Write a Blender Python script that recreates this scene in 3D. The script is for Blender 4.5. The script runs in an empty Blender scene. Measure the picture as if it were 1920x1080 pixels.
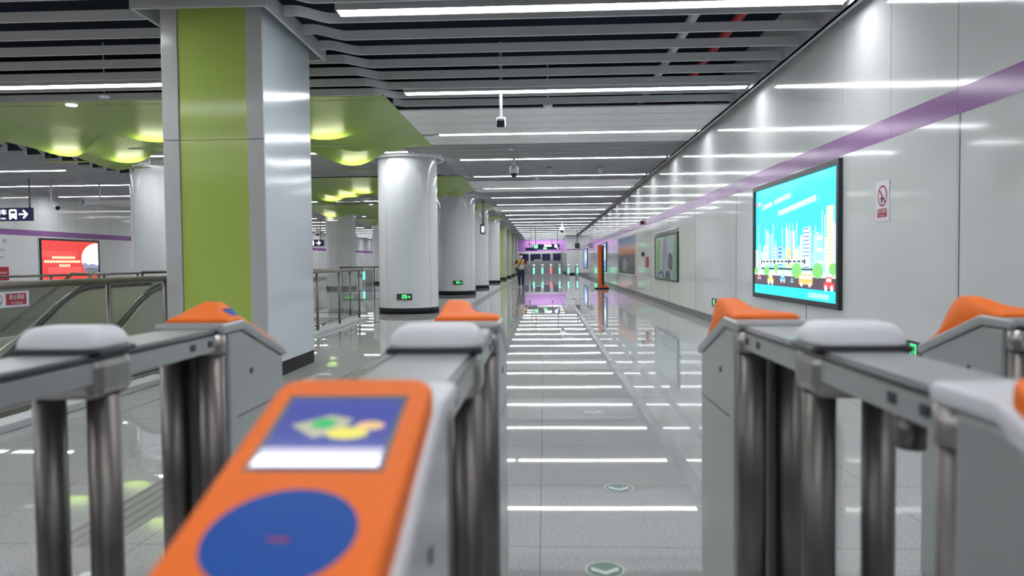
import bpy, bmesh, math, random
from mathutils import Vector, Matrix
R = math.radians
random.seed(7)
SC = bpy.context.scene
COL = SC.collection

# ------------------------------------------------------------------ camera
H = 1.25
F = 1400.0
cam_d = bpy.data.cameras.new('camera')
cam = bpy.data.objects.new('camera', cam_d)
COL.objects.link(cam)
cam_d.sensor_width = 36.0
cam_d.lens = 36.0 * F / 1920.0
cam_d.clip_start = 0.05
cam_d.clip_end = 300
cam.location = (0, 0, H)
cam.rotation_euler = (Matrix.Rotation(math.atan(61 / F), 3, 'Z') @ Matrix.Rotation(R(90) - math.atan(48 / F), 3, 'X') @ Matrix.Rotation(R(-0.57), 3, 'Z')).to_euler()
cam_d.dof.use_dof = True
cam_d.dof.focus_distance = 22.0
cam_d.dof.aperture_fstop = 2.4
SC.camera = cam
# ------------------------------------------------------------------ world and exposure
w = bpy.data.worlds.new('world')
SC.world = w
w.use_nodes = True
w.node_tree.nodes['Background'].inputs[0].default_value = (0.75, 0.85, 1, 1)
w.node_tree.nodes['Background'].inputs[1].default_value = 0.25
SC.view_settings.view_transform = 'Standard'
SC.view_settings.look = 'None'
SC.view_settings.exposure = 0.0
SC.view_settings.gamma = 1.0
SC.view_settings.use_curve_mapping = False
SC.cycles.max_bounces = 10
SC.cycles.transparent_max_bounces = 24
SC.cycles.sample_clamp_indirect = 6.0
SC.cycles.use_denoising = True
LAMP = 28.0       # brightness of the ceiling light strips

# ------------------------------------------------------------------ materials
def mat(name, color, rough=0.5, metal=0.0, emit=None, strength=0.0, spec=0.5, bump=None, coat=0.0):
    m = bpy.data.materials.new(name)
    m.use_nodes = True
    b = m.node_tree.nodes['Principled BSDF']
    b.inputs['Base Color'].default_value = (*color, 1)
    b.inputs['Roughness'].default_value = rough
    b.inputs['Metallic'].default_value = metal
    b.inputs['Specular IOR Level'].default_value = spec
    if coat:
        b.inputs['Coat Weight'].default_value = coat
        b.inputs['Coat Roughness'].default_value = 0.05
    if emit:
        b.inputs['Emission Color'].default_value = (*emit, 1)
        b.inputs['Emission Strength'].default_value = strength
    if bump:
        scale, st, dist = bump
        N, L = m.node_tree.nodes, m.node_tree.links
        tc = N.new('ShaderNodeTexCoord')
        nz = N.new('ShaderNodeTexNoise'); nz.inputs['Scale'].default_value = scale; nz.inputs['Detail'].default_value = 1
        bp = N.new('ShaderNodeBump'); bp.inputs['Strength'].default_value = st; bp.inputs['Distance'].default_value = dist
        L.new(tc.outputs['Object'], nz.inputs['Vector']); L.new(nz.outputs['Fac'], bp.inputs['Height'])
        L.new(bp.outputs['Normal'], b.inputs['Normal'])
    return m

def mnode(m, op, a, b=None, c=None):
    N, L = m.node_tree.nodes, m.node_tree.links
    n = N.new('ShaderNodeMath'); n.operation = op
    for i, v in enumerate((a, b, c)):
        if v is None: continue
        if isinstance(v, (int, float)): n.inputs[i].default_value = v
        else: L.new(v, n.inputs[i])
    return n.outputs[0]

def seamed(m, specs, dark):
    """dark joint lines: specs = [(axis, period, offset, width)]"""
    N, L = m.node_tree.nodes, m.node_tree.links
    b = N['Principled BSDF']
    tc = N.new('ShaderNodeTexCoord'); sp = N.new('ShaderNodeSeparateXYZ'); L.new(tc.outputs['Object'], sp.inputs[0])
    acc = None
    for ax, per, off, wd in specs:
        v = mnode(m, 'SUBTRACT', sp.outputs[ax], off - per * 1000)
        v = mnode(m, 'FRACT', mnode(m, 'DIVIDE', v, per))
        v = mnode(m, 'LESS_THAN', v, wd / per)
        acc = v if acc is None else mnode(m, 'MAXIMUM', acc, v)
    mx = N.new('ShaderNodeMix'); mx.data_type = 'RGBA'
    L.new(acc, mx.inputs[0])
    src = b.inputs['Base Color']
    if src.is_linked: L.new(src.links[0].from_socket, mx.inputs[6])
    else: mx.inputs[6].default_value = src.default_value
    mx.inputs[7].default_value = (*dark, 1)
    L.new(mx.outputs[2], b.inputs['Base Color'])
    return m

def speckle(m, c1, c2, scale, lo=0.35, hi=0.65):
    N, L = m.node_tree.nodes, m.node_tree.links
    tc = N.new('ShaderNodeTexCoord'); nz = N.new('ShaderNodeTexNoise')
    nz.inputs['Scale'].default_value = scale; nz.inputs['Detail'].default_value = 3
    cr = N.new('ShaderNodeValToRGB')
    cr.color_ramp.elements[0].position = lo; cr.color_ramp.elements[0].color = (*c1, 1)
    cr.color_ramp.elements[1].position = hi; cr.color_ramp.elements[1].color = (*c2, 1)
    L.new(tc.outputs['Object'], nz.inputs['Vector']); L.new(nz.outputs['Fac'], cr.inputs[0])
    L.new(cr.outputs[0], N['Principled BSDF'].inputs['Base Color'])
    return m

M = {}
M['floor'] = mat('polished_granite', (.4, .4, .4), .018, spec=.5, bump=(1.1, .04, .008))
speckle(M['floor'], (.38, .385, .39), (.57, .575, .57), 90)
seamed(M['floor'], [(0, .9, -.03, .004), (1, .9, .54, .005)], (.2, .2, .2))
M['band'] = speckle(mat('grey_band_stone', (.2, .2, .2), .12), (.27, .27, .28), (.36, .36, .37), 60)
M['tactile'] = seamed(mat('tactile_stone', (.24, .24, .25), .25), [(0, .07, 0, .03), (1, .3, 0, .006)], (.15, .15, .155))
M['enamel'] = seamed(mat('white_enamel_steel', (.70, .71, .72), .075, spec=.7, bump=(1.6, .10, .012)), [(1, 1.172, 6.236, .008)], (.2, .2, .2))
M['enamel_low'] = seamed(mat('white_enamel_steel_lower', (.68, .69, .70), .075, spec=.6, bump=(1.6, .10, .012)), [(1, 3.516, 6.19, .022)], (.12, .12, .12))
M['stripe'] = seamed(mat('purple_enamel', (.28, .115, .34), .15, spec=.5, bump=(1.6, .1, .012)), [(1, 1.172, 6.236, .008)], (.12, .05, .14))
M['purple'] = mat('purple_fascia', (.42, .2, .52), .4)
M['column'] = mat('white_column_enamel', (.68, .70, .73), .12, spec=.65, bump=(1.0, .1, .02))
M['colseam'] = mat('column_joint', (.25, .26, .28), .5)
M['pillar_grey'] = mat('pillar_grey_enamel', (.52, .53, .54), .2, spec=.5)
M['pillar_side'] = mat('pillar_satin_white', (.62, .68, .72), .12, metal=.15, spec=.8, bump=(1.3, .3, .02))
M['green'] = mat('lime_green_enamel', (.43, .57, .13), .12, spec=.5)
M['canopy'] = mat('green_metal_sheet', (.24, .35, .06), .38, spec=.4)
M['black'] = mat('black_base', (.012, .013, .016), .6, spec=.2)
M['dark'] = mat('dark_plastic', (.02, .022, .028), .3)
M['plenum'] = mat('dark_plenum', (.012, .015, .028), .9, spec=.1)
M['plenum_wall'] = mat('shadow_gap', (.25, .25, .26), .8, spec=.1)
M['baffle'] = mat('grey_aluminium_baffle', (.60, .61, .63), .42, spec=.4)
M['panel'] = mat('pale_aluminium_panel', (.74, .74, .75), .28, spec=.6)
M['trim'] = mat('pale_metal_trim', (.5, .51, .53), .35)
M['lamp'] = mat('light_strip_diffuser', (.9, .9, .9), .4, emit=(.96, .985, 1), strength=LAMP)
M['white'] = mat('white_plastic', (.75, .76, .8), .4)
M['steel'] = mat('brushed_steel', (.42, .40, .385), .36, metal=1)
M['steel_dark'] = mat('dark_brushed_steel', (.2, .185, .175), .42, metal=1)
M['steel_side'] = mat('pale_steel_panel', (.44, .46, .47), .3, metal=.45)
M['orange'] = mat('orange_plastic', (.92, .185, .02), .5, spec=.25)
M['grey_plate'] = mat('pale_grey_plate', (.72, .72, .78), .35)
M['screen_blue'] = mat('screen_blue', (.02, .02, .05), .06, emit=(.085, .105, .38), strength=1.0, spec=1.0)
M['screen_green'] = mat('screen_green', (.02, .1, .03), .1, emit=(.05, .6, .2), strength=.8)
M['screen_yellow'] = mat('screen_yellow', (.1, .1, .03), .1, emit=(.9, .8, .12), strength=.9)
M['screen_peach'] = mat('screen_peach', (.1, .1, .03), .1, emit=(.95, .6, .3), strength=.9)
M['screen_cream'] = mat('screen_cream', (.1, .1, .03), .1, emit=(.5, .5, .4), strength=.9)
M['blue'] = mat('blue_plastic', (.012, .085, .38), .5, spec=.2)
M['red'] = mat('red_plastic', (.3, .03, .12), .5)
M['sign_red'] = mat('sign_red', (.4, .015, .03), .5)
M['sign_white'] = mat('sign_white', (.72, .72, .8), .5)
M['navy'] = mat('navy_sign', (.01, .012, .07), .25)
M['sign_glow'] = mat('lit_white_sign', (.8, .8, .8), .5, emit=(.93, .97, 1), strength=1.6)
M['sign_glow_green'] = mat('lit_green_sign', (.1, .6, .2), .5, emit=(.25, 1, .35), strength=1.2)
M['exit_green'] = mat('lit_exit_green', (.05, .4, .12), .5, emit=(.07, 1, .27), strength=1.3)
M['exit_dark'] = mat('exit_sign_plate', (.06, .065, .06), .4)
M['gate_green'] = mat('gate_green_light', (.1, .8, .5), .5, emit=(.12, 1, .5), strength=2.6)
M['gate_red'] = mat('gate_red_light', (.8, .1, .1), .5, emit=(1, .05, .06), strength=3.2)
M['olive'] = mat('shaft_beige', (.40, .40, .33), .5)
M['shaft_floor'] = mat('shaft_floor', (.3, .3, .28), .3)
M['rubber'] = mat('black_rubber', (.012, .014, .012), .3)
M['decal'] = mat('floor_arrow_green', (.0, .085, .06), .3)
M['decal_white'] = mat('floor_arrow_white', (.6, .72, .66), .4)
M['pipe'] = mat('red_pipe', (.4, .02, .02), .4)
M['totem'] = mat('totem_orange', (.7, .13, .015), .35)
g = bpy.data.materials.new('clear_glass'); g.use_nodes = True
nt = g.node_tree; nt.nodes.clear()
o_ = nt.nodes.new('ShaderNodeOutputMaterial'); mx = nt.nodes.new('ShaderNodeMixShader')
tr = nt.nodes.new('ShaderNodeBsdfTransparent'); tr.inputs[0].default_value = (.93, .955, .94, 1)
gl = nt.nodes.new('ShaderNodeBsdfGlossy'); gl.inputs['Roughness'].default_value = .03
fr = nt.nodes.new('ShaderNodeFresnel'); fr.inputs[0].default_value = 1.5
ge = nt.nodes.new('ShaderNodeNewGeometry'); mu = nt.nodes.new('ShaderNodeMath'); mu.operation = 'MULTIPLY'; iv = nt.nodes.new('ShaderNodeMath'); iv.operation = 'SUBTRACT'; iv.inputs[0].default_value = 1
nt.links.new(ge.outputs['Backfacing'], iv.inputs[1]); nt.links.new(fr.outputs[0], mu.inputs[0]); nt.links.new(iv.outputs[0], mu.inputs[1]); nt.links.new(mu.outputs[0], mx.inputs[0]); nt.links.new(tr.outputs[0], mx.inputs[1]); nt.links.new(gl.outputs[0], mx.inputs[2])
nt.links.new(mx.outputs[0], o_.inputs[0])
M['glass'] = g
_em = {}
def ecol(c, s=1.0):
    k = (c, s)
    if k not in _em: _em[k] = mat('artwork_ink', (.02, .02, .02), .15, emit=c, strength=s)
    return _em[k]
_ink = {}
def ink(c):
    if c not in _ink: _ink[c] = mat('printed_ink', c, .3)
    return _ink[c]

# ------------------------------------------------------------------ helpers
def box(bm, x0, x1, y0, y1, z0, z1):
    v = [bm.verts.new(p) for p in ((x0, y0, z0), (x1, y0, z0), (x1, y1, z0), (x0, y1, z0), (x0, y0, z1), (x1, y0, z1), (x1, y1, z1), (x0, y1, z1))]
    for f in ((0, 3, 2, 1), (4, 5, 6, 7), (0, 1, 5, 4), (1, 2, 6, 5), (2, 3, 7, 6), (3, 0, 4, 7)):
        bm.faces.new([v[i] for i in f])

def quad(bm, pts, mi=0):
    f = bm.faces.new([bm.verts.new(p) for p in pts]); f.material_index = mi
    return f

def tube(bm, pts, r, n=12, caps=True):
    """tube along a polyline; r number or list"""
    pts = [Vector(p) for p in pts]
    rs = r if isinstance(r, (list, tuple)) else [r] * len(pts)
    rings = []
    up = None
    for i, p in enumerate(pts):
        if i == 0: d = pts[1] - p
        elif i == len(pts) - 1: d = p - pts[i - 1]
        else: d = (pts[i + 1] - p).normalized() + (p - pts[i - 1]).normalized()
        d.normalize()
        if up is None:
            up = Vector((0, 0, 1)) if abs(d.z) < .9 else Vector((1, 0, 0))
        a = d.cross(up).normalized(); b = a.cross(d).normalized(); up = b
        rings.append([bm.verts.new(p + (a * math.cos(2 * math.pi * k / n) + b * math.sin(2 * math.pi * k / n)) * rs[i]) for k in range(n)])
    for q, s in zip(rings, rings[1:]):
        for k in range(n):
            f = bm.faces.new((q[k], q[(k + 1) % n], s[(k + 1) % n], s[k])); f.smooth = True
    if caps:
        bm.faces.new(rings[0][::-1]); bm.faces.new(rings[-1])

def prism(bm, poly, axis, a0, a1, mi=0):
    """extrude 2D poly along axis ('x': poly is (y,z); 'y': (x,z); 'z': (x,y))"""
    def P(u, v, a): return {'x': (a, u, v), 'y': (u, a, v), 'z': (u, v, a)}[axis]
    A = [bm.verts.new(P(u, v, a0)) for u, v in poly]; B = [bm.verts.new(P(u, v, a1)) for u, v in poly]
    n = len(poly)
    fs = [bm.faces.new(A[::-1]), bm.faces.new(B)] + [bm.faces.new((A[i], A[(i + 1) % n], B[(i + 1) % n], B[i])) for i in range(n)]
    for f in fs: f.material_index = mi

def obj(name, bm, mats, parent=None, loc=None, bevel=0, smooth=False, recalc=True):
    if recalc: bmesh.ops.recalc_face_normals(bm, faces=bm.faces)
    me = bpy.data.meshes.new(name); bm.to_mesh(me); bm.free()
    o = bpy.data.objects.new(name, me); COL.objects.link(o)
    for m in (mats if isinstance(mats, (list, tuple)) else [mats]): me.materials.append(m)
    if parent: o.parent = parent
    if loc: o.location = loc
    if smooth:
        for p in me.polygons: p.use_smooth = True
    if bevel:
        b = o.modifiers.new('bevel', 'BEVEL'); b.width = bevel; b.segments = 3; b.limit_method = 'ANGLE'; b.angle_limit = R(40)
    return o

def tag(o, label, cat, group=None):
    o['label'] = label; o['category'] = cat
    if group: o['group'] = group
    return o
def thing(name, label, cat, loc=(0, 0, 0), rz=0, group=None):
    o = bpy.data.objects.new(name, None); COL.objects.link(o); o.empty_display_size = .1
    o.location = loc; o.rotation_euler = (0, 0, rz)
    return tag(o, label, cat, group)
def struct(name, bm, mats, **k):
    o = obj(name, bm, mats, **k); o['kind'] = 'structure'; return o
def copy_tree(o, loc=None, parent=None, label=None):
    c = o.copy(); COL.objects.link(c)
    if parent: c.parent = parent
    if loc is not None: c.location = loc
    if label: c['label'] = label
    for ch in list(o.children): copy_tree(ch, parent=c)
    return c

def bx(name, dims, m, parent, bevel=0):
    bm = bmesh.new(); box(bm, *dims); return obj(name, bm, m, parent, bevel=bevel)
def tb(name, pts, r, m, parent, n=12):
    bm = bmesh.new(); tube(bm, pts, r, n); return obj(name, bm, m, parent)

def text_mesh(name, s, size, m, parent, loc, rot, depth=.001, align='CENTER', bold=0.0):
    c = bpy.data.curves.new(name, 'FONT'); c.body = s; c.size = size; c.extrude = depth; c.offset = bold
    c.align_x = align; c.align_y = 'CENTER'; c.resolution_u = 2
    t = bpy.data.objects.new(name, c); COL.objects.link(t)
    bpy.context.view_layer.update()
    me = bpy.data.meshes.new_from_object(t.evaluated_get(bpy.context.evaluated_depsgraph_get()))
    bpy.data.objects.remove(t)
    me.materials.clear(); me.materials.append(m)
    o = bpy.data.objects.new(name, me); COL.objects.link(o)
    if parent: o.parent = parent
    o.location = loc; o.rotation_euler = rot
    return o

class Art:
    """flat artwork: coloured polygons in a (u, v) frame, layered a fraction of a millimetre apart"""
    def __init__(s): s.p = []
    def poly(s, pts, m): s.p.append((pts, m))
    def rect(s, u0, v0, u1, v1, m): s.poly([(u0, v0), (u1, v0), (u1, v1), (u0, v1)], m)
    def disc(s, u, v, ru, m, rv=None, n=24, a0=0, a1=360):
        rv = rv or ru
        s.poly([(u + ru * math.cos(R(a0 + (a1 - a0) * k / n)), v + rv * math.sin(R(a0 + (a1 - a0) * k / n))) for k in range(n if a1 - a0 == 360 else n + 1)], m)
    def build(s, name, parent, to3, eps):
        """to3(u, v, depth) -> point"""
        bm = bmesh.new(); ms = []
        for i, (pts, m) in enumerate(s.p):
            if m not in ms: ms.append(m)
            f = bm.faces.new([bm.verts.new(to3(u, v, eps * (i + 1))) for u, v in pts]); f.material_index = ms.index(m)
        return obj(name, bm, ms, parent, recalc=False)

# ------------------------------------------------------------------ setting
XR, XL, Y0, Y1, CZ, PZ = 3.35, -19.0, -13.0, 88.0, 3.90, 4.7
ST0, ST1 = 2.41, 2.62
# floor with the two shaft openings
HOLES = [(-6.9, -4.3, 3.2, 10.3), (-9.2, -6.9, 3.2, 13.2)]
bm = bmesh.new()
xs = sorted({XL - .1, -9.2, -6.9, -4.3, -2.25, -1.95, .80, .88, 1.08, 1.15, XR + .1}); ys = sorted({Y0 - .1, 3.2, 10.3, 13.2, Y1 + .1})
for a, b in zip(xs, xs[1:]):
    for c, d in zip(ys, ys[1:]):
        cx, cy = (a + b) / 2, (c + d) / 2
        if any(h[0] < cx < h[1] and h[2] < cy < h[3] for h in HOLES): continue
        mi = 1 if .80 < cx < .88 or 1.08 < cx < 1.15 else 2 if -2.25 < cx < -1.95 and cy > 3.2 else 0
        quad(bm, [(a, c, 0), (b, c, 0), (b, d, 0), (a, d, 0)], mi)
struct('floor', bm, [M['floor'], M['band'], M['tactile']])
bm = bmesh.new()
for a, b, c, d in HOLES: pass
quad(bm, [(-9.2, 3.2, -4), (-9.2, 3.2, 0), (-9.2, 13.2, 0), (-9.2, 13.2, -4)])
quad(bm, [(-4.3, 3.2, -4), (-4.3, 3.2, 0), (-4.3, 10.3, 0), (-4.3, 10.3, -4)])
quad(bm, [(-9.2, 3.2, -4), (-4.3, 3.2, -4), (-4.3, 3.2, 0), (-9.2, 3.2, 0)])
quad(bm, [(-6.9, 10.3, -4), (-4.3, 10.3, -4), (-4.3, 10.3, 0), (-6.9, 10.3, 0)])
quad(bm, [(-9.2, 13.2, -4), (-6.9, 13.2, -4), (-6.9, 13.2, 0), (-9.2, 13.2, 0)])
quad(bm, [(-6.9, 10.3, -4), (-6.9, 13.2, -4), (-6.9, 13.2, 0), (-6.9, 10.3, 0)])
quad(bm, [(-9.2, 3.2, -4), (-4.3, 3.2, -4), (-4.3, 13.2, -4), (-9.2, 13.2, -4)], 1)
struct('trim_1', bm, [M['olive'], M['shaft_floor']], recalc=False)
# kerb round the opening
bm = bmesh.new()
box(bm, -4.3, -4.08, 3.0, 8.0, 0, .06); box(bm, -4.3, -4.0, 11.2, 16.6, 0, .06); box(bm, -9.2, -4.0, 16.6, 16.85, 0, .06)
box(bm, -9.45, -9.2, 3.0, 18.5, 0, .06)
struct('trim_2', bm, M['trim'], bevel=.008)
bm = bmesh.new(); box(bm, -9.36, -9.24, 3.0, 18.5, .06, .98); struct('wall_parapet', bm, mat('parapet_grey', (.2, .2, .175), .3), bevel=.01)
# walls
def side_wall(name, x, s, y0, y1):
    """enamelled steel cladding: every panel is a hair out of plane, so reflections break at the joints"""
    rnd = random.Random(5); bm = bmesh.new()
    P = 1.172; ks = range(int((y0 - 6.236) / P) - 1, int((y1 - 6.236) / P) + 1)
    for k in ks:
        a, b = max(y0, 6.236 + P * k), min(y1, 6.236 + P * (k + 1))
        if b - a < .01: continue
        for z0, z1, mi in ((0, ST0, 0), (ST0, ST1, 1), (ST1, PZ, 2)):
            A = .004 if mi != 1 else .002
            q = [bm.verts.new((x + s * rnd.uniform(0, A), yy, zz)) for yy, zz in ((a, z0), (b, z0), (b, z1), (a, z1))]
            f = bm.faces.new(q if s < 0 else q[::-1]); f.material_index = mi
    box(bm, min(x + s * .01, x + s * .12), max(x + s * .01, x + s * .12), y0, y1, 0, PZ)
    for f in bm.faces[-6:]: f.material_index = 3
    return struct(name, bm, [M['enamel_low'], M['stripe'], M['enamel'], M['plenum_wall']], recalc=False)
side_wall('wall_right', XR, 1, Y0, 74)
side_wall('wall_left', XL, -1, Y0, Y1)
bm = bmesh.new(); box(bm, XR - .012, XR, Y0, 74, 0, .15); struct('baseboard_right', bm, mat('grey_skirting', (.12, .125, .13), .3))
bm = bmesh.new(); box(bm, XL, XL + .012, Y0, Y1, 0, .15); struct('baseboard_left', bm, mat('grey_skirting', (.12, .125, .13), .3))
# stub wall that turns the corner on the right
bm = bmesh.new()
for z0, z1, mi in ((0, .16, 3), (.16, ST0, 0), (ST0, ST0 + .09, 1), (ST0 + .09, PZ, 2)):
    box(bm, 2.2, XR + .12, 74, Y1, z0, z1)
    for f in bm.faces[-6:]: f.material_index = mi
struct('wall_corner', bm, [M['column'], M['stripe'], M['column'], M['black']])
# end wall: purple fascia over a grey concourse opening
bm = bmesh.new(); box(bm, -3.9, 2.2, Y1, Y1 + .2, ST0 + .06, 4.3); struct('wall_far', bm, M['purple'])
bm = bmesh.new(); box(bm, -3.9, 2.2, Y1 - .15, Y1 + .2, ST0 - .05, ST0 + .06); struct('trim_3', bm, mat('white_sill', (.8, .8, .82), .4))
bm = bmesh.new()
box(bm, XL, -3.9, Y1, Y1 + .2, 0, PZ); box(bm, -3.9, 2.3, Y1 + 2.5, Y1 + 2.7, 0, ST0 + .2)
struct('wall_far_grey', bm, mat('grey_partition', (.28, .28, .29), .35))
bm = bmesh.new()
box(bm, XL - .1, XR + .1, Y0 - .2, Y0, 0, PZ); struct('wall_back', bm, mat('back_wall_grey', (.35, .35, .36), .4))
bm = bmesh.new(); box(bm, XL - .1, XR + .1, Y0 - .2, Y1 + 2.7, PZ, PZ + .1); struct('ceiling', bm, M['plenum'])
bm = bmesh.new(); box(bm, XR - .17, XR - .145, Y0, 74, CZ - .03, CZ + .22); box(bm, XR - .17, XR - .1, Y0, 74, CZ - .03, CZ - .015)
struct('trim_4', bm, M['trim'])

# --- columns positions (used for the ceiling cut-outs too)
CX = -3.5
COLS = [(-3.45, 18.9), (CX, 29.8), (CX, 37.0), (CX, 46.5), (-10.1, 19.4), (-10.1, 29.5), (-10.26, 37.4), (-10.0, 46.5), (-10.0, 54.6), (-10.0, 62.5)]
SQ = [(CX, 54.6), (CX, 62.8), (CX, 71), (CX, 79)]
def cut(x, y):
    if -4.22 < x < -2.78 and 7.55 < y < 9.65: return True
    for a, b in COLS:
        if (x - a) ** 2 + (y - b) ** 2 < .88 ** 2: return True
    for a, b in SQ:
        if abs(x - a) < .7 and abs(y - b) < .7: return True
    return False
ZONES = [(11.78, 17.0), (22.8, 27.5), (32.9, 37.7), (43.2, 47.9), (53.5, 58.2), (63.8, 68.5), (74, 78)]   # green canopies over the middle
PZN = [(13.2, 17.0), (24.5, 28.3), (35.8, 39.6)]          # flat pale panels in the right aisle
def sm(t): t = max(0, min(1, t)); return t * t * (3 - 2 * t)
def shift(x): return -.27 * sm((-2.31 - x) / .34) if x > -9 else -.27 + 1.73 * sm((-11.05 - x) / 1.3)
def inz(y, Z): return any(a <= y < b for a, b in Z)
SY, SP = 7.9, 3.79
BS = SP / 6
def blades(x0, x1, name):
    bm = bmesh.new()
    k0 = int((Y0 + 1 - SY) / BS)
    for k in range(k0, int((Y1 - .3 - SY) / BS)):
        y = SY + BS / 2 + k * BS
        if name == 'centre' and inz(y - .27, ZONES): continue
        if name == 'right' and inz(y, PZN):
            ya, yb = y - BS / 2 + .012, y + BS / 2 - .012
            if k % 6 == 0: ya += .11
            if k % 6 == 5: yb -= .11
            box(bm, x0, x1, ya, yb, CZ - .004, CZ + .02)
            for f in bm.faces[-6:]: f.material_index = 1
            continue
        if name == 'left' and inz(y, [(29.5, 33.2)]): 
            box(bm, x0, x1 - .05, y - BS / 2 + .012, y + BS / 2 - .012, CZ - .004, CZ + .02)
            for f in bm.faces[-6:]: f.material_index = 1
            continue
        n = max(2, int((x1 - x0) / .035)); run = []
        def flush(run):
            if len(run) < 2: return
            t = .014; vs = []
            for x, yy in run: vs.append([bm.verts.new(q) for q in ((x, yy - t, CZ), (x, yy + t, CZ), (x, yy + t, CZ + .108), (x, yy - t, CZ + .108))])
            for a, b in zip(vs, vs[1:]):
                for i in range(4): bm.faces.new((a[i], a[(i + 1) % 4], b[(i + 1) % 4], b[i]))
            bm.faces.new(vs[0]); bm.faces.new(vs[-1][::-1])
        last = None
        for i in range(n + 1):
            x = x0 + (x1 - x0) * i / n; yy = y + shift(x)
            if cut(x, yy):
                if last is not None and last not in run: run.append(last)
                flush(run); run = []; last = None; continue
            q = (x, yy)
            if run and last is not None and abs(last[1] - yy) < 1e-6 and abs(run[-1][1] - yy) < 1e-6: last = q; continue
            if last is not None and last not in run: run.append(last)
            run.append(q); last = q
        if last is not None and last not in run: run.append(last)
        flush(run)
    return struct('ceiling', bm, [M['baffle'], M['panel']])
blades(-2.5, XR - .17, 'right'); blades(-11.45, -2.5, 'centre'); blades(XL + .05, -11.45, 'left')

# ------------------------------------------------------------------ ceiling light strips
def strip(x0, x1, y, label, group, n=4):
    t = thing('light_strip', label, 'light', ((x0 + x1) / 2, y, CZ), 0, group)
    L = x1 - x0
    bx('housing', (-L / 2 - .01, L / 2 + .01, -.11, .11, .012, .09), M['trim'], t)
    for i in range(n):
        a = -L / 2 + L * i / n; b = -L / 2 + L * (i + 1) / n
        bx('diffuser', (a + .004, b - .004, -.095, .095, .002, .012), M['lamp'], t)
    bm = bmesh.new()
    for q in (-1, 1): box(bm, -L / 2 - .01, L / 2 + .01, min(q * .097, q * .11), max(q * .097, q * .11), -.004, .012)
    obj('lip', bm, M['trim'], t)
    if (x1 < 0 and y > 30 and x0 > -12) or y > 86: 
        for q in (-1, 1): tb('hanger', [(q * L * .36, 0, .08), (q * L * .36, 0, PZ - CZ + .02)], .008, M['trim'], t, 6)
ords = ['nearest', 'second', 'third', 'fourth', 'fifth', 'sixth', 'seventh', 'eighth', 'ninth', 'tenth', 'eleventh', 'twelfth']
k = 0
for i in range(-4, 22):
    y = SY + SP * i if i >= 0 else 3.1 + 3.79 * (i + 1)
    if i < 0: lab = 'white light strip across the right aisle ceiling above the near fare gates'; gr = 'light strips over the near fare gates'
    elif i < 12: lab = f'white light strip across the right aisle ceiling, {ords[i]} one ahead of the fare gates'; gr = 'light strips across the right aisle'
    else: lab = 'white light strip deep in the right aisle, among those closest to the purple fascia'; gr = 'farthest light strips of the right aisle'
    strip(-2.15, 3.12 if y < 73 else 2.1, y, lab, gr)
for i, (x0, x1, y) in enumerate([(-10.4, -4.25, -3.9), (-10.4, -4.25, -.1), (-10.4, -4.4, 3.21), (-10.4, -4.4, 7.0), (-10.4, -4.4, 10.79), (-10.6, -3.24, 17.74), (-10.2, -3.35, 31.4), (-10.2, -3.35, 41.6), (-10.2, -3.35, 51.5), (-9.0, -4.6, 58.6)]):
    if i < 3: lab = 'white light strip over the middle of the hall above the escalator shaft'; gr = 'light strips behind the viewer'
    else: lab = 'white light strip over the middle of the hall, ' + ['level with the green square pillar', 'behind the square pillar, before first canopy', 'in front of the first round column', 'between second and third round columns', 'beyond the second green canopy', 'far back between the last columns', 'at the far end'][i - 3]; gr = 'light strips over the middle of the hall'
    strip(x0, x1, y, lab, gr)
for i in range(22):
    y = 20.1 + 3.79 * i if i < 18 else 20.1 - 3.79 * (i - 17)
    if i >= 18: lab = 'white light strip over the near left aisle'; gr = 'near light strips of the left aisle'
    elif i < 6: lab = f'white light strip over the left aisle ceiling, {ords[i]} one beyond the hanging train sign row'; gr = 'light strips of the left aisle'
    else: lab = 'white light strip in the distance of the left aisle'; gr = 'far light strips of the left aisle'
    strip(-18.4 if i != 0 else -18.4, -13.2, y, lab, gr)

for xx in (-1.7, .9):
    t = thing('spotlight', 'small round spotlight shining on the purple fascia, ' + ('left one' if xx < 0 else 'right one'), 'light', (xx, 86.0, 3.25))
    tb('rod', [(0, 0, .1), (0, 0, PZ - 3.25)], .03, M['dark'], t, 8)
    bm = bmesh.new(); tube(bm, [(0, -.12, .08), (0, .1, 0)], .12, 16); obj('can', bm, M['trim'], t)
    bm = bmesh.new(); tube(bm, [(0, .1, 0), (0, .13, -.01)], .1, 16); obj('lens', bm, mat('spot_lens', (1, 1, 1), .4, emit=(1, .97, 1), strength=75), t)
t = thing('light_strip', 'added unseen light strip brightening the recess behind the purple fascia', 'light', (-.8, Y1 + 1.4, 3.2))  # lamp added out of sight to brighten the grey partition behind the fascia
bx('diffuser', (-2.4, 2.4, -.15, .15, 0, .03), M['lamp'], t); bx('housing', (-2.45, 2.45, -.18, .18, .03, .1), M['trim'], t)
for xx in (-2.2, 2.2): tb('rod', [(xx, 0, .1), (xx, 0, PZ - 3.2)], .02, M['trim'], t, 8)
M['added_shaft_lamp'] = mat('added_shaft_diffuser', (.9, .9, .8), .4, emit=(1, .98, .85), strength=22)  # for unseen lamps added only to brighten the dark shaft
for yy, ln in ((4.2, 1), (8.2, 1)):
    t = thing('added_shaft_light', 'added unseen light brightening the escalator shaft, ' + ('near end' if yy < 5 else 'far end'), 'light', (-9.2, yy, -.7), 0)
    bx('diffuser', (.0, .07, -.9, .9, -.06, .06), M['added_shaft_lamp'], t); bx('housing', (.0, .05, -.95, .95, .06, .1), M['trim'], t)
t = thing('added_shaft_light', 'added unseen light brightening the escalator shaft, on its near end wall', 'light', (-6.7, 3.2, -.8), 0)
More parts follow.
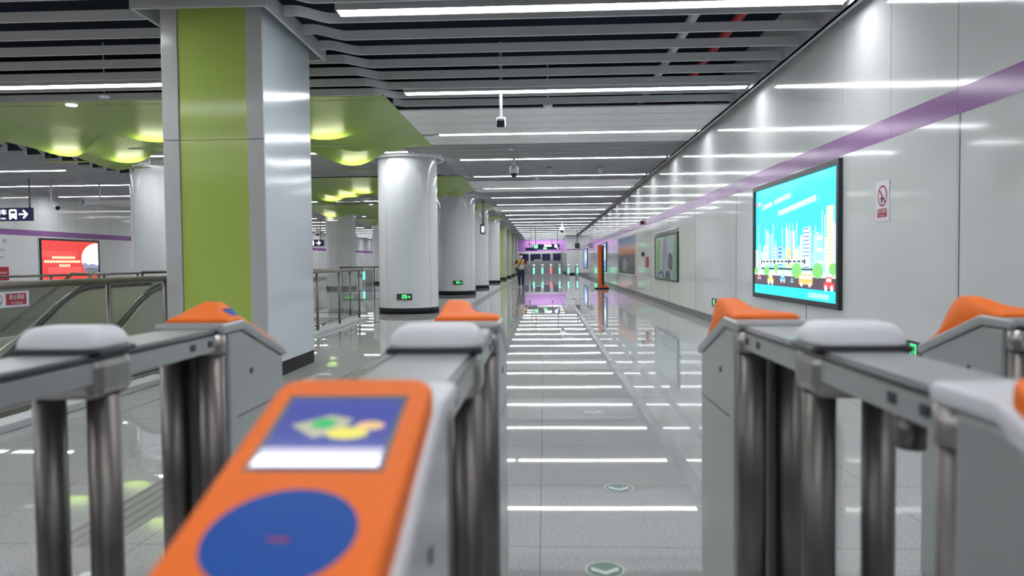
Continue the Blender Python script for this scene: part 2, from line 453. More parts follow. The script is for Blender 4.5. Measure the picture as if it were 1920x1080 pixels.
bx('diffuser', (-1.4, 1.4, 0, .07, -.06, .06), M['added_shaft_lamp'], t); bx('housing', (-1.45, 1.45, 0, .05, .06, .1), M['trim'], t)

# ------------------------------------------------------------------ green wavy canopies
M['cove'] = mat('cove_lamp', (.9, .9, .6), .5, emit=(1, 1, .6), strength=45)
def canopy(y0, y1, label, seed, detail):
    """overlapping sheets whose far edges droop in waves; small lights tucked past the crests shine back on them"""
    rnd = random.Random(seed)
    t = thing('wave_canopy', label, 'ceiling canopy', (0, y0, CZ), 0, 'green canopies over the middle of the hall')
    x0, x1 = -11.35, -2.5
    n = 4; D = y1 - y0
    def edge(x): return sm((x1 - x) / 1.1) * sm((x - x0) / .9)
    bm = bmesh.new(); box(bm, x0, x1, 0, D, .0, .01); obj('backing_sheet', bm, M['canopy'], t)
    for i in range(n):
        ph = rnd.uniform(0, 6.28); ph2 = rnd.uniform(0, 6.28); wl = rnd.uniform(2.5, 3.4)
        ys = .25 + D * i / n * .8; ln = (D - ys) if i == n - 1 else D / n * 1.5
        amp = (.24, .30, .33, .33)[i]
        def wave(x): return (.5 + .5 * math.sin(2 * math.pi * x / wl + ph)) ** 1.2, .5 + .5 * math.sin(2 * math.pi * x / (wl * .6) + ph2)
        def pt(x, q):
            wv, wv2 = wave(x); far = ln * (.62 + .38 * wv)
            return Vector((x, ys + far * q, -.004 - (.05 + amp * wv + .04 * wv2) * edge(x) * (q ** 1.6)))
        NX, NY = (90, 10) if detail else (44, 6)
        bm = bmesh.new(); gridv = [[bm.verts.new(pt(x0 + (x1 - x0) * a / NX, b / NY)) for b in range(NY + 1)] for a in range(NX + 1)]
        for a in range(NX):
            for b in range(NY):
                f = bm.faces.new((gridv[a][b], gridv[a + 1][b], gridv[a + 1][b + 1], gridv[a][b + 1])); f.smooth = True
        o = obj('wave_sheet', bm, M['canopy'], t)
        if y0 < 40:
            for q in range(-6, 6):
                xx = (math.pi / 2 - ph + 2 * math.pi * q) * wl / (2 * math.pi)
                if not (x0 + .8 < xx < x1 - .9) or (q + i) % 3 == 0: continue
                p = pt(xx, .93)
                ld = bpy.data.lights.new('cove_light', 'AREA'); ld.shape = 'RECTANGLE'; ld.size = .6; ld.size_y = .15; ld.energy = 4.5; ld.color = (1, 1, .7)
                lo = bpy.data.objects.new('cove_light', ld); COL.objects.link(lo); lo.parent = t
                lo.location = p + Vector((0, -.02, -.15)); lo.rotation_euler = (R(176), 0, 0)
                bm = bmesh.new(); e_ = [(p.x +   .5 * math.cos(R(a_)), p.y + .13 * math.sin(R(a_))) for a_ in range(0, 360, 15)]
                prism(bm, e_, 'z', p.z - .17, p.z - .16); obj('added_glow_lip', bm, M['canopy'], t)  # plate added under each light to give its glow a sharp lower edge
    for q, (xx, yy) in enumerate(((-7.7, .2), (-9.5, .9), (-4.3, .15))):
        bm = bmesh.new(); tube(bm, [(xx, yy, -.022), (xx, yy, .0)], [.085, .09], 16)
        obj('downlight', bm, M['sign_glow'], t)
    return t
cl = ['green wavy metal ceiling canopy nearest the square pillar, with lit pockets', 'green wavy ceiling canopy between the first and second round columns', 'green wavy ceiling canopy near the third round column', 'green wavy ceiling canopy past the fourth round column', 'green wavy ceiling canopy at the far green square pillars', 'smallest green ceiling canopy at the far end']
for i, (a, b) in enumerate(ZONES[:6]): canopy(a, b, cl[i], 11 + i * 5, i < 2)

# ------------------------------------------------------------------ columns and pillars
def ring(bm, r0, r1, z0, z1, n=64):
    vs = [[bm.verts.new((r * math.cos(2 * math.pi * k / n), r * math.sin(2 * math.pi * k / n), z)) for r, z in ((r0, z0), (r1, z0), (r1, z1), (r0, z1))] for k in range(n)]
    for k in range(n):
        a, b = vs[k], vs[(k + 1) % n]
        for i in range(4):
            f = bm.faces.new((a[i], a[(i + 1) % 4], b[(i + 1) % 4], b[i])); f.smooth = i in (1, 3)
r = .745
proto = None
clab = ['large white round column with a green exit sign low on it, nearest of the right row',
        'white round column with a green exit sign, second in the right row', 'white round column beside the small hanging sign, third in the right row', 'white round column just before the green square pillars',
        'white round column in the left row partly behind the square pillar', 'white round left row column hidden behind the square pillar', 'white round column seen under green canopy between square pillar and first column',
        'white round left row column seen in the gap, distant', 'distant white round left row column', 'farthest white round left row column']
for i, (x, y) in enumerate(COLS):
    if proto is None:
        t = thing('round_column', clab[0], 'column', (x, y, 0), 0, 'white round columns')
        bm = bmesh.new(); tube(bm, [(0, 0, .15), (0, 0, PZ - .02)], r, 72, caps=False); obj('shaft', bm, M['column'], t)
        bm = bmesh.new()
        for a in (-125, -35, 55, 145):
            c, s_ = math.cos(R(a)), math.sin(R(a))
            tube(bm, [(c * (r - .001), s_ * (r - .001), .15), (c * (r - .001), s_ * (r - .001), PZ - .05)], .004, 6)
        obj('panel_joint', bm, M['colseam'], t)
        bm = bmesh.new(); ring(bm, r - .2, r + .012, 0, .15); obj('plinth', bm, M['black'], t)
        bm = bmesh.new(); ring(bm, .875, .925, CZ - .05, CZ + .14); obj('ceiling_collar', bm, M['white'], t)
        bm = bmesh.new(); ring(bm, r, .875, CZ + .10, CZ + .14); obj('collar_recess', bm, M['black'], t)
        proto = t
    else: copy_tree(proto, loc=(x, y, 0), label=clab[i])

def square_pillar(x0, x1, y0, y1, label, side, name='square_pillar'):
    t = thing(name, label, 'pillar', ((x0 + x1) / 2, (y0 + y1) / 2, 0), 0, 'green fronted square pillars')
    a, b = (x1 - x0) / 2, (y1 - y0) / 2
    bx('plinth', (-a + .005, a - .005, -b + .005, b - .005, 0, .16), M['black'], t)
    # white enamel sides
    bx('side_panel', (a - .02, a, -b + .03, b - .03, .16, CZ + .3), side, t)
    bx('side_panel', (-a, -a + .02, -b + .03, b - .03, .16, CZ + .3), side, t)
    # front and back: grey edge strips with recessed green centre
    for s in (-1, 1):
        e = .18 * a / .555
        for z0, z1 in ((.16, 2.58), (2.585, CZ + .3)):
            bx('edge_panel', (-a, -a + e, s * b - .03 if s > 0 else -b, b if s > 0 else -b + .03, z0, z1), M['pillar_grey'], t, bevel=.006)
            bx('edge_panel', (a - e, a, s * b - .03 if s > 0 else -b, b if s > 0 else -b + .03, z0, z1), M['pillar_grey'], t, bevel=.006)
            y_ = (b - .035, b - .015) if s > 0 else (-b + .015, -b + .035)
            bx('green_panel', (-a + e + .004, a - e - .004, *y_, z0, z1), M['green'], t)
    bx('core', (-a + .03, a - .03, -b + .04, b - .04, .16, CZ + .3), M['colseam'], t)
    bm = bmesh.new()
    ox, oy = .16, .3
    for (p0, p1, q0, q1) in ((-a - ox, a + ox, -b - oy, -b - oy + .035), (-a - ox, a + ox, b + .2 - .035, b + .2), (-a - ox, -a - ox + .035, -b - oy + .035, b + .2 - .035), (a + ox - .035, a + ox, -b - oy + .035, b + .2 - .035)):
        box(bm, p0, p1, q0, q1, CZ - .03, CZ + .14)
    obj('ceiling_trim', bm, M['trim'], t)
    return t
square_pillar(-4.04, -2.95, 7.82, 9.42, 'big square pillar with a lime green front panel, nearest to the fare gates', M['pillar_side'])
for i, (x, y) in enumerate(SQ):
    square_pillar(x - .56, x + .72, y - .6, y + .6, ['green fronted square pillar right after the last round column', 'second distant green fronted square pillar', 'third distant green square pillar', 'farthest green square pillar by the purple fascia'][i], M['pillar_grey'])

# ------------------------------------------------------------------ exit signs, low on columns and the wall
def exit_sign(loc, rz, label, arrow=True):
    t = thing('exit_sign', label, 'exit sign', loc, rz, 'low emergency exit signs')
    bx('plate', (-.19, .19, -.012, .0, -.08, .08), M['exit_dark'], t, bevel=.004)
    A = Art(); G = M['exit_green']; D = M['exit_dark']
    A.rect(-.06, -.05, .055, .055, G); A.rect(-.035, -.05, .03, .035, D)
    A.disc(.0, .02, .012, G); A.poly([(-.02, -.045), (-.008, -.048), (.004, -.018), (.018, -.03), (.024, -.02), (.006, .008), (-.012, .008), (-.025, -.012), (-.016, -.018), (-.008, -.006), (-.006, -.022)], G)
    if arrow:
        A.rect(.07, -.012, .12, .006, G); A.poly([(.11, -.035), (.155, -.003), (.11, .03)], G)
    A.build('pictogram', t, lambda u, v, d: (u, -.012 - d, v), .0006)
    return t
exit_sign((-3.43, 18.9 - r - .004, .43), 0, 'green lit exit sign with arrow low on the nearest round column')
exit_sign((CX + .12, 29.8 - r - .012, .48), R(5), 'green lit exit sign with arrow low on the second round column')
exit_sign((XR - .002, 6.9, .42), R(-90), 'small green exit sign low on the right wall beneath the cyan screen', False)
exit_sign((XR - .002, 14.87, .42), R(-90), 'tiny green exit sign low on the right wall beyond the cyan screen', False)

# ------------------------------------------------------------------ fare gates
def top_profile(side=1):
    # (y, z) of the pedestal top, local y from gate centre; side=+1 far
    return [(.62, 1.055), (.78, 1.055), (1.18, .915), (1.205, .895)]
def pedestal(parent, s):
    P = [(s * y, z) for y, z in top_profile()]
    body = [(s * .66, .0), (s * .66, 1.02), (s * .78, 1.02), (s * 1.18, .88), (s * 1.18, 0)]
    bm = bmesh.new(); prism(bm, body, 'x', -.108, .108); ped = obj('pedestal', bm, M['steel_side'], parent, bevel=.012)
    bm = bmesh.new(); prism(bm, [(s * .60, 1.02), (s * .60, 1.055)] + [(s * .78, 1.058), (s * 1.2, .91), (s * 1.2, .875), (s * 1.17, .882), (s * .775, 1.022)], 'x', -.118, .118)
    obj('pedestal_top', bm, M['steel_side'] if s > 0 else M['grey_plate'], parent, bevel=.012)
    bm = bmesh.new()
    for q in (-1, 1):
        box(bm, min(q * .1085, q * .1095), max(q * .1085, q * .1095), min(s * .72, s * 1.17), max(s * .72, s * 1.17), .72, .724)
    obj('panel_line', bm, M['dark'], ped)
    for q in (-1, 1):
        bx('sensor', (min(q * .108, q * .111), max(q * .108, q * .111), min(s * .84, s * .86), max(s * .84, s * .86), .855, .875), M['dark'], ped)
        tb('guide_post', [(q * .062, s * .62, 0), (q * .062, s * .62, .955)], .045, M['steel_dark'], parent, 20)
        bm = bmesh.new(); tube(bm, [(q * .062, s * .62, .955), (q * .062, s * .62, 1.02)], .05, 20); obj('post_cap', bm, M['steel'], parent)
def hood_z(x, y):
    gx = sm((.105 - x) / .15)
    surf = 1.058 if y < .78 else 1.058 - (y - .78) * .352
    hump = sm((y - .66) / .28) * .042 * gx
    if y > .78: z = surf + .014 + (max(0, (1.072 + hump) - (surf + .014))) * gx * (1 - sm((y - .93) / .17))
    else: z = surf + .014 + hump
    rim = sm(min(1, (.108 - abs(x)) / .012)) * sm((y - .655) / .015) * sm((1.135 - y) / .02)
    return surf + (z - surf) * (.2 + .8 * rim)
def hood_far(parent):
    bm = bmesh.new(); NX, NY = 22, 30; G = []
    for a in range(NX + 1):
        x = -.108 + .216 * a / NX; row = []
        for b in range(NY + 1):
            y = .66 + .47 * b / NY
            row.append(bm.verts.new((x, y, hood_z(x, y))))
        G.append(row)
    for a in range(NX):
        for b in range(NY):
            f = bm.faces.new((G[a][b], G[a + 1][b], G[a + 1][b + 1], G[a][b + 1])); f.smooth = True
    # skirt
    loop = [G[a][0] for a in range(NX + 1)] + [G[NX][b] for b in range(1, NY + 1)] + [G[a][NY] for a in range(NX - 1, -1, -1)] + [G[0][b] for b in range(NY - 1, 0, -1)]
    low = [bm.verts.new((v.co.x, v.co.y, (1.056 if v.co.y < .78 else 1.056 - (v.co.y - .78) * .352))) for v in loop]
    for i in range(len(loop)):
        j = (i + 1) % len(loop); bm.faces.new((loop[i], loop[j], low[j], low[i]))
    h = obj('card_reader_hood', bm, M['orange'], parent)
    return h
def gate(loc, label):
    t = thing('fare_gate', label, 'fare gate', loc, 0, 'near row of fare gates')
    for s in (-1, 1): pedestal(t, s)
    bx('top_beam', (-.095, .095, -.64, .64, .965, 1.02), M['steel_side'], t, bevel=.006)
    bx('beam_cover', (-.1, .1, -.66, .66, 1.02, 1.034), M['dark'], t, bevel=.006)
    bx('beam_plate', (-.085, .085, -.62, .62, 1.034, 1.037), M['steel_side'], t)
    for s in (-1, 1):
        for q in (-1, 1):
            for y in (.43, .55):
                bx('sensor', (min(q * .094, q * .098), max(q * .094, q * .098), s * y - .015, s * y + .015, .985, 1.005), M['dark'], t)
        tb('flap_bracket', [(s * .055, -.42, .90), (s * .055, -.42, .966)], .026, M['steel_dark'], t, 16)
        tb('centre_post', [(s * .07, 0, 0), (s * .07, 0, .93)], .038, M['steel_dark'], t, 24)
    bm = bmesh.new(); box(bm, -.108, .108, -.085, .085, .925, 1.035); obj('hub', bm, M['steel'], t, bevel=.03)
    bx('hub_gasket', (-.116, .116, -.082, .082, 1.034, 1.05), M['dark'], t, bevel=.008)
    # domed white cap
    bm = bmesh.new(); NA = 40; rows = []
    for k in range(9):
        th = math.pi / 2 * k / 8; sc = 1 - .0 ; z = 1.05 + .052 * math.sin(th); inset = .04 * (1 - math.cos(th))
        row = []
        for a in range(NA):
            an = 2 * math.pi * a / NA; c, s_ = math.cos(an), math.sin(an); e = .35
            px = (.111 - inset) * math.copysign(abs(c) ** e, c); py = (.08 - inset) * math.copysign(abs(s_) ** e, s_)
            row.append(bm.verts.new((px, py, z)))
        rows.append(row)
    for p, q in zip(rows, rows[1:]):
        for a in range(NA): f = bm.faces.new((p[a], p[(a + 1) % NA], q[(a + 1) % NA], q[a])); f.smooth = True
    bm.faces.new(rows[-1]); bm.faces.new(rows[0][::-1]); obj('white_cap', bm, M['white'], t)
    # far hood with its screen
    h = hood_far(t)
    bm = bmesh.new(); g_ = [[bm.verts.new((.0 + .075 * i_ / 6, .86 + .14 * j_ / 8, hood_z(.0 + .075 * i_ / 6, .86 + .14 * j_ / 8) + .003)) for j_ in range(9)] for i_ in range(7)]
    for i_ in range(6):
        for j_ in range(8): bm.faces.new((g_[i_][j_], g_[i_ + 1][j_], g_[i_ + 1][j_ + 1], g_[i_][j_ + 1]))
    obj('screen', bm, M['blue'], h)
    # near hood: tablet on the slope.  slope frame: s from the ridge towards the passenger
    def SL(u, s_, d):     # u across, s along slope, d above it
        L_ = math.hypot(1, .352); return (u, -.78 - s_ / L_, 1.068 - .325 * s_ / L_ + d)
    bm = bmesh.new(); pts = []
    w_, l_, rr = .108, .43, .035
    for cx, cy, a0 in ((w_ - rr, rr, -90), (w_ - rr, l_ - rr, 0), (-w_ + rr, l_ - rr, 90), (-w_ + rr, rr, 180)):
        for k in range(7): an = R(a0 + 15 * k); pts.append((cx + rr * math.cos(an), cy + rr * math.sin(an)))
    lo = [bm.verts.new(SL(u, v, -.03)) for u, v in pts]; hi = [bm.verts.new(SL(u, v, .022)) for u, v in pts]
    bm.faces.new(hi); bm.faces.new(lo[::-1])
    for i in range(len(pts)): bm.faces.new((lo[i], lo[(i + 1) % len(pts)], hi[(i + 1) % len(pts)], hi[i]))
    tab = obj('card_reader_panel', bm, M['orange'], t, bevel=.010)
    A = Art(); A.rect(-.08, .055, .08, .235, M['dark']); A.rect(-.073, .066, .073, .228, M['screen_blue'])
    A.poly([(-.055, .135), (-.01, .11), (.02, .12), (.01, .15), (-.02, .165)], M['screen_cream']); A.disc(-.015, .132, .016, M['screen_green'], .012)
    A.disc(.02, .155, .026, M['screen_yellow'], .014); A.disc(.045, .138, .018, M['screen_peach'], .010)
    A.rect(-.073, .19, .073, .228, mat('screen_painted_glare', (.05, .05, .06), .06, emit=(.62, .6, .8), strength=.9))  # light strip's glare painted onto the screen as a pale glowing band
    sc = A.build('screen', tab, lambda u, v, d: SL(u, v, .022 + d), .0004)
    A = Art(); A.disc(0, .345, .076, M['blue'], n=48); A.rect(-.01, .35, .012, .356, M['red']); sc = A.build('card_pad', tab, lambda u, v, d: SL(u, v, .022 + d), .0006)
    return t
GX = [(-1.18, 'leftmost fare gate with orange hood and white cap, in front of the green pillar'),
      (-.262, 'middle fare gate whose orange reader with blue screen and round pad faces the camera'),
      (.73, 'right fare gate with white cap, between the clear lane and the cyan wall screen'),
      (1.59, 'rightmost fare gate by the right wall, only its far pedestal and orange hood showing')]
gp = gate((GX[0][0], 1.82, 0), GX[0][1])
for x, lab in GX[1:]: copy_tree(gp, loc=(x, 1.82, 0), label=lab)

# ------------------------------------------------------------------ railings
def railing(label, x, y0, y1, posts, group, glass=True, top=1.115, r_=.03, along='y', pz=0):
    P = (lambda a, z, o=0: (x + o, a, z)) if along == 'y' else (lambda a, z, o=0: (a, x + o, z))
    t = thing('glass_railing', label, 'railing', P(y0, 0), 0, group)
    base = Vector(P(y0, 0)); Q = lambda a, z, o=0: tuple(Vector(P(a, z, o)) - base)
    tb('handrail', [Q(y0, top), Q(y1, top)], r_, M['steel_dark'], t, 16)
    for p in posts: tb('post', [Q(p, pz), Q(p, top - .02)], .024, M['steel_dark'], t, 12)
    if glass: tb('bottom_rail', [Q(y0 + .05, .16), Q(y1 - .05, .16)], .012, M['steel_dark'], t, 8)
    pp = list(posts)
    for a, b in (zip(pp, pp[1:]) if glass else ()):
        bm = bmesh.new(); q0, q1 = Q(a + .06, .18, -.004), Q(b - .06, top - .09, .004)
        box(bm, min(q0[0], q1[0]), max(q0[0], q1[0]), min(q0[1], q1[1]), max(q0[1], q1[1]), q0[2], q1[2]); obj('glass_panel', bm, M['glass'], t)
    return t
railing('steel and glass railing with the red warning sticker, left of the square pillar', -4.1, 3.2, 8.02, [3.3, 4.7, 6.85, 7.9], 'railings round the escalator opening', pz=.05)
railing('steel and glass railing seen between the square pillar and nearest round column', -4.1, 11.3, 16.5, [11.4, 12.0, 13.3, 14.75, 16.35], 'railings round the escalator opening', pz=.05)
railing('glass railing closing the far side of the escalator opening', 16.72, -9.2, -4.1, [-9.2, -7.9, -6.6, -5.3, -4.4], 'railings round the escalator opening', along='x', pz=.05)
railing('low steel rail on the grey parapet behind the escalator opening, toward the red screen', -9.3, 6, 18.3, [6.1, 7.6, 9.1, 10.6, 12.1, 13.7, 15.2, 16.7, 18.2], 'railings round the escalator opening', top=1.09, r_=.022, pz=.97, glass=False)
railing('distant glass railing between the first two round columns', 29.6, -8.2, -4.32, [-8.1, -6.8, -5.5, -4.4], 'distant railings', along='x')
railing('distant railing running away from beside the second column', -4.3, 29.75, 39, [29.85, 32, 34, 36.5, 38.9], 'distant railings')
railing('thin railing far away between the green square pillars', 66, -8, -2.4, [-7.9, -6, -4.2, -2.5], 'distant railings', along='x')

# sticker on the glass
t = thing('warning_sticker', 'white and red prohibition sticker on the glass railing at the left edge', 'sign', (-4.085, 5.52, 1.005), R(90))
bx('plate', (-.22, .22, -.003, 0, -.06, .06), M['sign_white'], t)
A = Art(); A.rect(-.035, -.045, .19, .045, M['sign_red'])
A.disc(-.12, 0, .047, M['steel_dark']); A.disc(-.12, 0, .039, M['sign_white']); A.disc(-.12, .014, .008, M['dark']); A.poly([(-.135, -.03), (-.122, -.03), (-.115, -.01), (-.1, -.025), (-.095, -.018), (-.112, .008), (-.13, .006)], M['dark'])
A.poly([(-.153, .026), (-.146, .033), (-.087, -.026), (-.094, -.033)], M['steel_dark'])
A.build('pictogram', t, lambda u, v, d: (u, -.003 - d, v), .0005)
text_mesh('lettering', '禁止攀越', .042, M['sign_white'], t, (.0775, -.0075, .014), (R(90), 0, 0), .0003)
text_mesh('lettering', 'No Climbing', .024, M['sign_white'], t, (.0775, -.0075, -.028), (R(90), 0, 0), .0003)

# ------------------------------------------------------------------ escalator and stair in the opening
def esc_z(y, yt):   # floor line of the escalator: flat beyond yt, then 30 degrees down toward the camera
    if y >= yt: return 0.0
    d = yt - y
    return -.577 * d if d > .8 else -.577 * d * d / 1.6 - .0 if d < .8 else 0
def esc_line(y, yt):
    d = max(0, yt - y)
    return -.577 * (d * d / 1.6) if d < .8 else -.577 * (d - .4)
t = thing('escalator', 'olive sided escalator with black handrail descending behind the left railing', 'escalator', (-5.65, 10.3, 0))
yt = -.35; ybot = -6.9
for sx in (-.5, .5):
    ys = [1.1 - i * .12 for i in range(int((1.1 - ybot) / .12))]
    side = 'glass_balustrade'
    bm = bmesh.new(); A_ = [(y, esc_line(y, yt) + .12) for y in ys]; B_ = [(y, esc_line(y, yt) + .93) for y in ys]
    for i in range(len(ys) - 1):
        p = [(sx, A_[i][0], A_[i][1]), (sx, A_[i + 1][0], A_[i + 1][1]), (sx, B_[i + 1][0], B_[i + 1][1]), (sx, B_[i][0], B_[i][1])]; quad(bm, p)
    bmesh.ops.remove_doubles(bm, verts=bm.verts, dist=.001)
    o = obj('side_panel', bm, M['olive'], t, recalc=False)
    so = o.modifiers.new('thick', 'SOLIDIFY'); so.thickness = .008
    tb('handrail', [(sx, y, esc_line(y, yt) + .985) for y in ys][:1] + [(sx, y, esc_line(y, yt) + .985) for y in ys[1:]], .042, M['rubber'], t, 12)
    tb('handrail_track', [(sx + (.03 if sx > 0 else -.03), y, esc_line(y, yt) + .925) for y in ys], .012, M['steel'], t, 8)
    bm = bmesh.new()
    for i in range(len(ys) - 1):
        y_a, y_b = ys[i], ys[i + 1]; za, zb = esc_line(y_a, yt), esc_line(y_b, yt)
        for xx in (sx - .09, sx + .09):
            quad(bm, [(xx, y_a, za - .25), (xx, y_b, zb - .25), (xx, y_b, zb + .12), (xx, y_a, za + .12)])
        quad(bm, [(sx - .09, y_a, za + .12), (sx + .09, y_a, za + .12), (sx + .09, y_b, zb + .12), (sx - .09, y_b, zb + .12)])
    if True: obj('deck', bm, M['steel_side'], t, recalc=False)
bm = bmesh.new()
for i in range(16):
    y = yt - .3 - i * .4; z = esc_line(y, yt) - .03
    box(bm, -.41, .41, y - .4, y, z - .23, z)
obj('steps', bm, M['steel_dark'], t)
bm = bmesh.new(); box(bm, -.41, .41, -.6, 1.1, .0, .01); obj('comb_plate', bm, M['steel'], t)
t = thing('staircase', 'staircase with polished double handrails descending beside the escalator', 'stairs', (-8.15, 13.2, 0))
bm = bmesh.new()
for i in range(22): box(bm, -.9, 1.1, -.3 * (i + 1) - .1, -.3 * i - .1, -.15 * (i + 1) - .1, -.15 * (i + 1))
obj('steps', bm, M['shaft_floor'], t)
for xo, m_, nm in ((.15, M['steel'], 'handrail'), (-.25, M['steel_dark'], 'handrail')):
    tb(nm, [(xo, .2, 1.11), (xo, -.26, 1.12), (xo, -.36, 1.07), (xo, -.64, .91), (xo, -1.85, .363), (xo, -8, -2.42)], .028, m_, t)
for k in range(5):
    y = .05 - k * 1.5; zt = 1.11 if k == 0 else .91 - (-.64 - y) * .452
    tb('post', [(.15, y, 0 if k == 0 else zt - 1.0), (.15, y, zt)], .022, M['steel_dark'], t, 10)

# ------------------------------------------------------------------ wall screens and posters (right wall)
def wall_panel(name, label, cat, x, y0, y1, z0, z1, face, fw=.07, depth=.05):
    """face=-1: on the right wall looking to -x; +1: on the left wall looking to +x. u runs left to right for the viewer"""
    t = thing(name, label, cat, (x, (y0 + y1) / 2, (z0 + z1) / 2))
    W, Hh = (y1 - y0), (z1 - z0)
    xa, xb = (0, face * depth)
    bm = bmesh.new()
    for (a, b, c, d) in ((-W / 2, W / 2, -Hh / 2, -Hh / 2 + fw), (-W / 2, W / 2, Hh / 2 - fw, Hh / 2), (-W / 2, -W / 2 + fw, -Hh / 2 + fw, Hh / 2 - fw), (W / 2 - fw, W / 2, -Hh / 2 + fw, Hh / 2 - fw)):
        box(bm, min(xa, xb), max(xa, xb), a, b, c, d)
    return t, bm, W, Hh
def mapper(face, W, Hh, fw, depth):
    iw, ih = W - 2 * fw, Hh - 2 * fw
    def f(u, v, d):      # u,v in 0..1
        yy = (iw / 2 - u * iw) if face < 0 else (-iw / 2 + u * iw)
        return (face * (depth + d), yy, -ih / 2 + v * ih)
    return f
# cyan advertising screen
t, bm, W, Hh = wall_panel('advertising_screen', 'large cyan lit advertising screen with cartoon city skyline on right wall', 'screen', XR, 8.55, 12.0, .672, 2.385, -1)
obj('frame', bm, M['dark'], t, bevel=.004)
f_ = mapper(-1, W, Hh, .07, .02)
A = Art(); S = 1.15
cy = ecol((.05, .78, .92), S); A.rect(0, 0, 1, 1, cy)
pale = ecol((.42, .95, .98), S); wht = ecol((.85, 1, 1), S); paleb = ecol((.2, .86, .96), S)
rn = random.Random(4)
# u: 0 = far (left in the photo), 1 = near (right)
for k in range(34):
    u = k / 34; h = rn.uniform(.36, .62); A.rect(u, .22, u + .026, h, pale if k % 3 else wht)
for k in range(12): u = rn.random() * .96; h = rn.uniform(.58, .72); A.rect(u, .3, u + .008, h, wht)
yel = ecol((1, .78, .2), S); blu = ecol((.1, .35, .8), S); red = ecol((.85, .08, .1), S); pnk = ecol((.95, .3, .45), S); grn = ecol((.25, .75, .2), S); drk = ecol((.03, .12, .2), .6)
def tower(u0, u1, h, body, win, rows, v0=.24):
    A.rect(u0, v0, u1, h, body)
    for q in range(rows):
        vv = v0 + (h - v0) * (q + .5) / rows; A.rect(u0 + .004, vv, u1 - .004, vv + (h - v0) / rows * .3, win)
tower(.01, .04, .42, wht, ecol((.4, .3, .5), S), 8); tower(.06, .075, .32, pnk, wht, 4); tower(.13, .16, .46, wht, yel, 8)
tower(.27, .31, .45, wht, blu, 7); tower(.35, .40, .45, blu, wht, 6); tower(.46, .51, .43, yel, wht, 6); tower(.56, .61, .41, wht, yel, 6)
tower(.66, .73, .58, wht, blu, 11); tower(.74, .76, .55, pale, blu, 12); tower(.80, .87, .52, pale, wht, 3); tower(.90, .965, .72, wht, yel, 18)
A.poly([(.525, .3), (.54, .3), (.535, .66)], ecol((.3, .35, .5), S)); A.poly([(.235, .3), (.245, .3), (.24, .56)], blu)
# viaduct train
A.rect(.08, .285, .74, .325, wht)
for k in range(11): A.rect(.13 + .052 * k, .30, .165 + .052 * k, .315, drk)
for k in range(4): A.rect(.105 + .19 * k, .285, .12 + .19 * k, .325, drk)
A.rect(.11, .235, .78, .25, drk); A.rect(.0, .175, 1, .225, ecol((.75, .95, .85), S))
A.rect(0, .085, 1, .18, ecol((.16, .11, .17), .8)); A.rect(0, 0, 1, .087, ecol((.02, .85, .95), S)); A.rect(.72, .02, .93, .06, pale)
for u, v, s_ in ((.19, .22, .04), (.33, .25, .03), (.59, .23, .06), (.82, .235, .055), (.97, .25, .04), (.03, .22, .03)):
    A.rect(u - .004, v - .06, u + .004, v, ecol((.45, .25, .1), S)); A.disc(u, v, s_, grn, s_ * 1.1, 16)
def car(u, v, s_, c, flip=False):
    A.rect(u - s_, v, u + s_, v + s_ * .9, c); A.rect(u - s_ * .6, v + s_ * .9, u + s_ * .6, v + s_ * 1.7, c); A.rect(u - s_ * .45, v + s_, u + s_ * .45, v + s_ * 1.5, wht)
    A.disc(u - s_ * .55, v, s_ * .28, wht, s_ * .5, 12); A.disc(u + s_ * .55, v, s_ * .28, wht, s_ * .5, 12)
car(.08, .145, .025, red); car(.25, .11, .045, yel); car(.42, .135, .035, ecol((.1, .55, .8), S)); A.rect(.62, .12, .77, .2, ecol((1, .65, .15), S)); A.rect(.63, .165, .76, .19, wht); A.disc(.65, .12, .015, wht, .02, 10); A.disc(.74, .12, .015, wht, .02, 10)
car(.93, .105, .05, red); car(.54, .135, .018, ecol((.05, .3, .3), S))
# blurred title lines, drawn as short strokes
cream = ecol((.9, .97, .7), S)
for k in range(13):
    if k == 5: continue
    A.rect(.13 + .03 * k, .80 + .0045 * k, .152 + .03 * k, .842 + .0045 * k, cream if k > 3 else wht)
for k in range(15): A.rect(.36 + .03 * k, .715 + .0045 * k, .383 + .03 * k, .76 + .0045 * k, cream if k > 2 else wht)
A.disc(.05, .86, .018, pnk); A.disc(.085, .868, .018, wht)
A.build('screen', t, f_, .0001)
# scenic posters
def grad_mat(name, stops, zr, scale, noise=.25, axis=2, e=0.35):
    m = mat(name, (.5, .5, .5), .35, spec=.3); N, L = m.node_tree.nodes, m.node_tree.links
    tc = N.new('ShaderNodeTexCoord'); sp = N.new('ShaderNodeSeparateXYZ'); nz = N.new('ShaderNodeTexNoise'); nz.inputs['Scale'].default_value = scale; nz.inputs['Detail'].default_value = 4
    L.new(tc.outputs['Object'], sp.inputs[0]); L.new(tc.outputs['Object'], nz.inputs['Vector'])
    v = mnode(m, 'DIVIDE', mnode(m, 'ADD', sp.outputs[axis], zr), 2 * zr)
    v = mnode(m, 'ADD', v, mnode(m, 'MULTIPLY', mnode(m, 'SUBTRACT', nz.outputs['Fac'], .5), noise))
    cr = N.new('ShaderNodeValToRGB'); el = cr.color_ramp.elements
    while len(el) < len(stops): el.new(.5)
    for q, (p, c) in zip(el, stops): q.position = p; q.color = (*c, 1)
    L.new(v, cr.inputs[0]); b = N['Principled BSDF']; L.new(cr.outputs[0], b.inputs['Base Color'])
    L.new(cr.outputs[0], b.inputs['Emission Color']); b.inputs['Emission Strength'].default_value = e
    return m
t, bm, W, Hh = wall_panel('poster', 'framed sunset landscape poster on the right wall, farther of the two big posters', 'poster', XR, 27.4, 33.65, .70, 2.27, -1, .05, .04)
obj('frame', bm, M['trim'], t, bevel=.004)
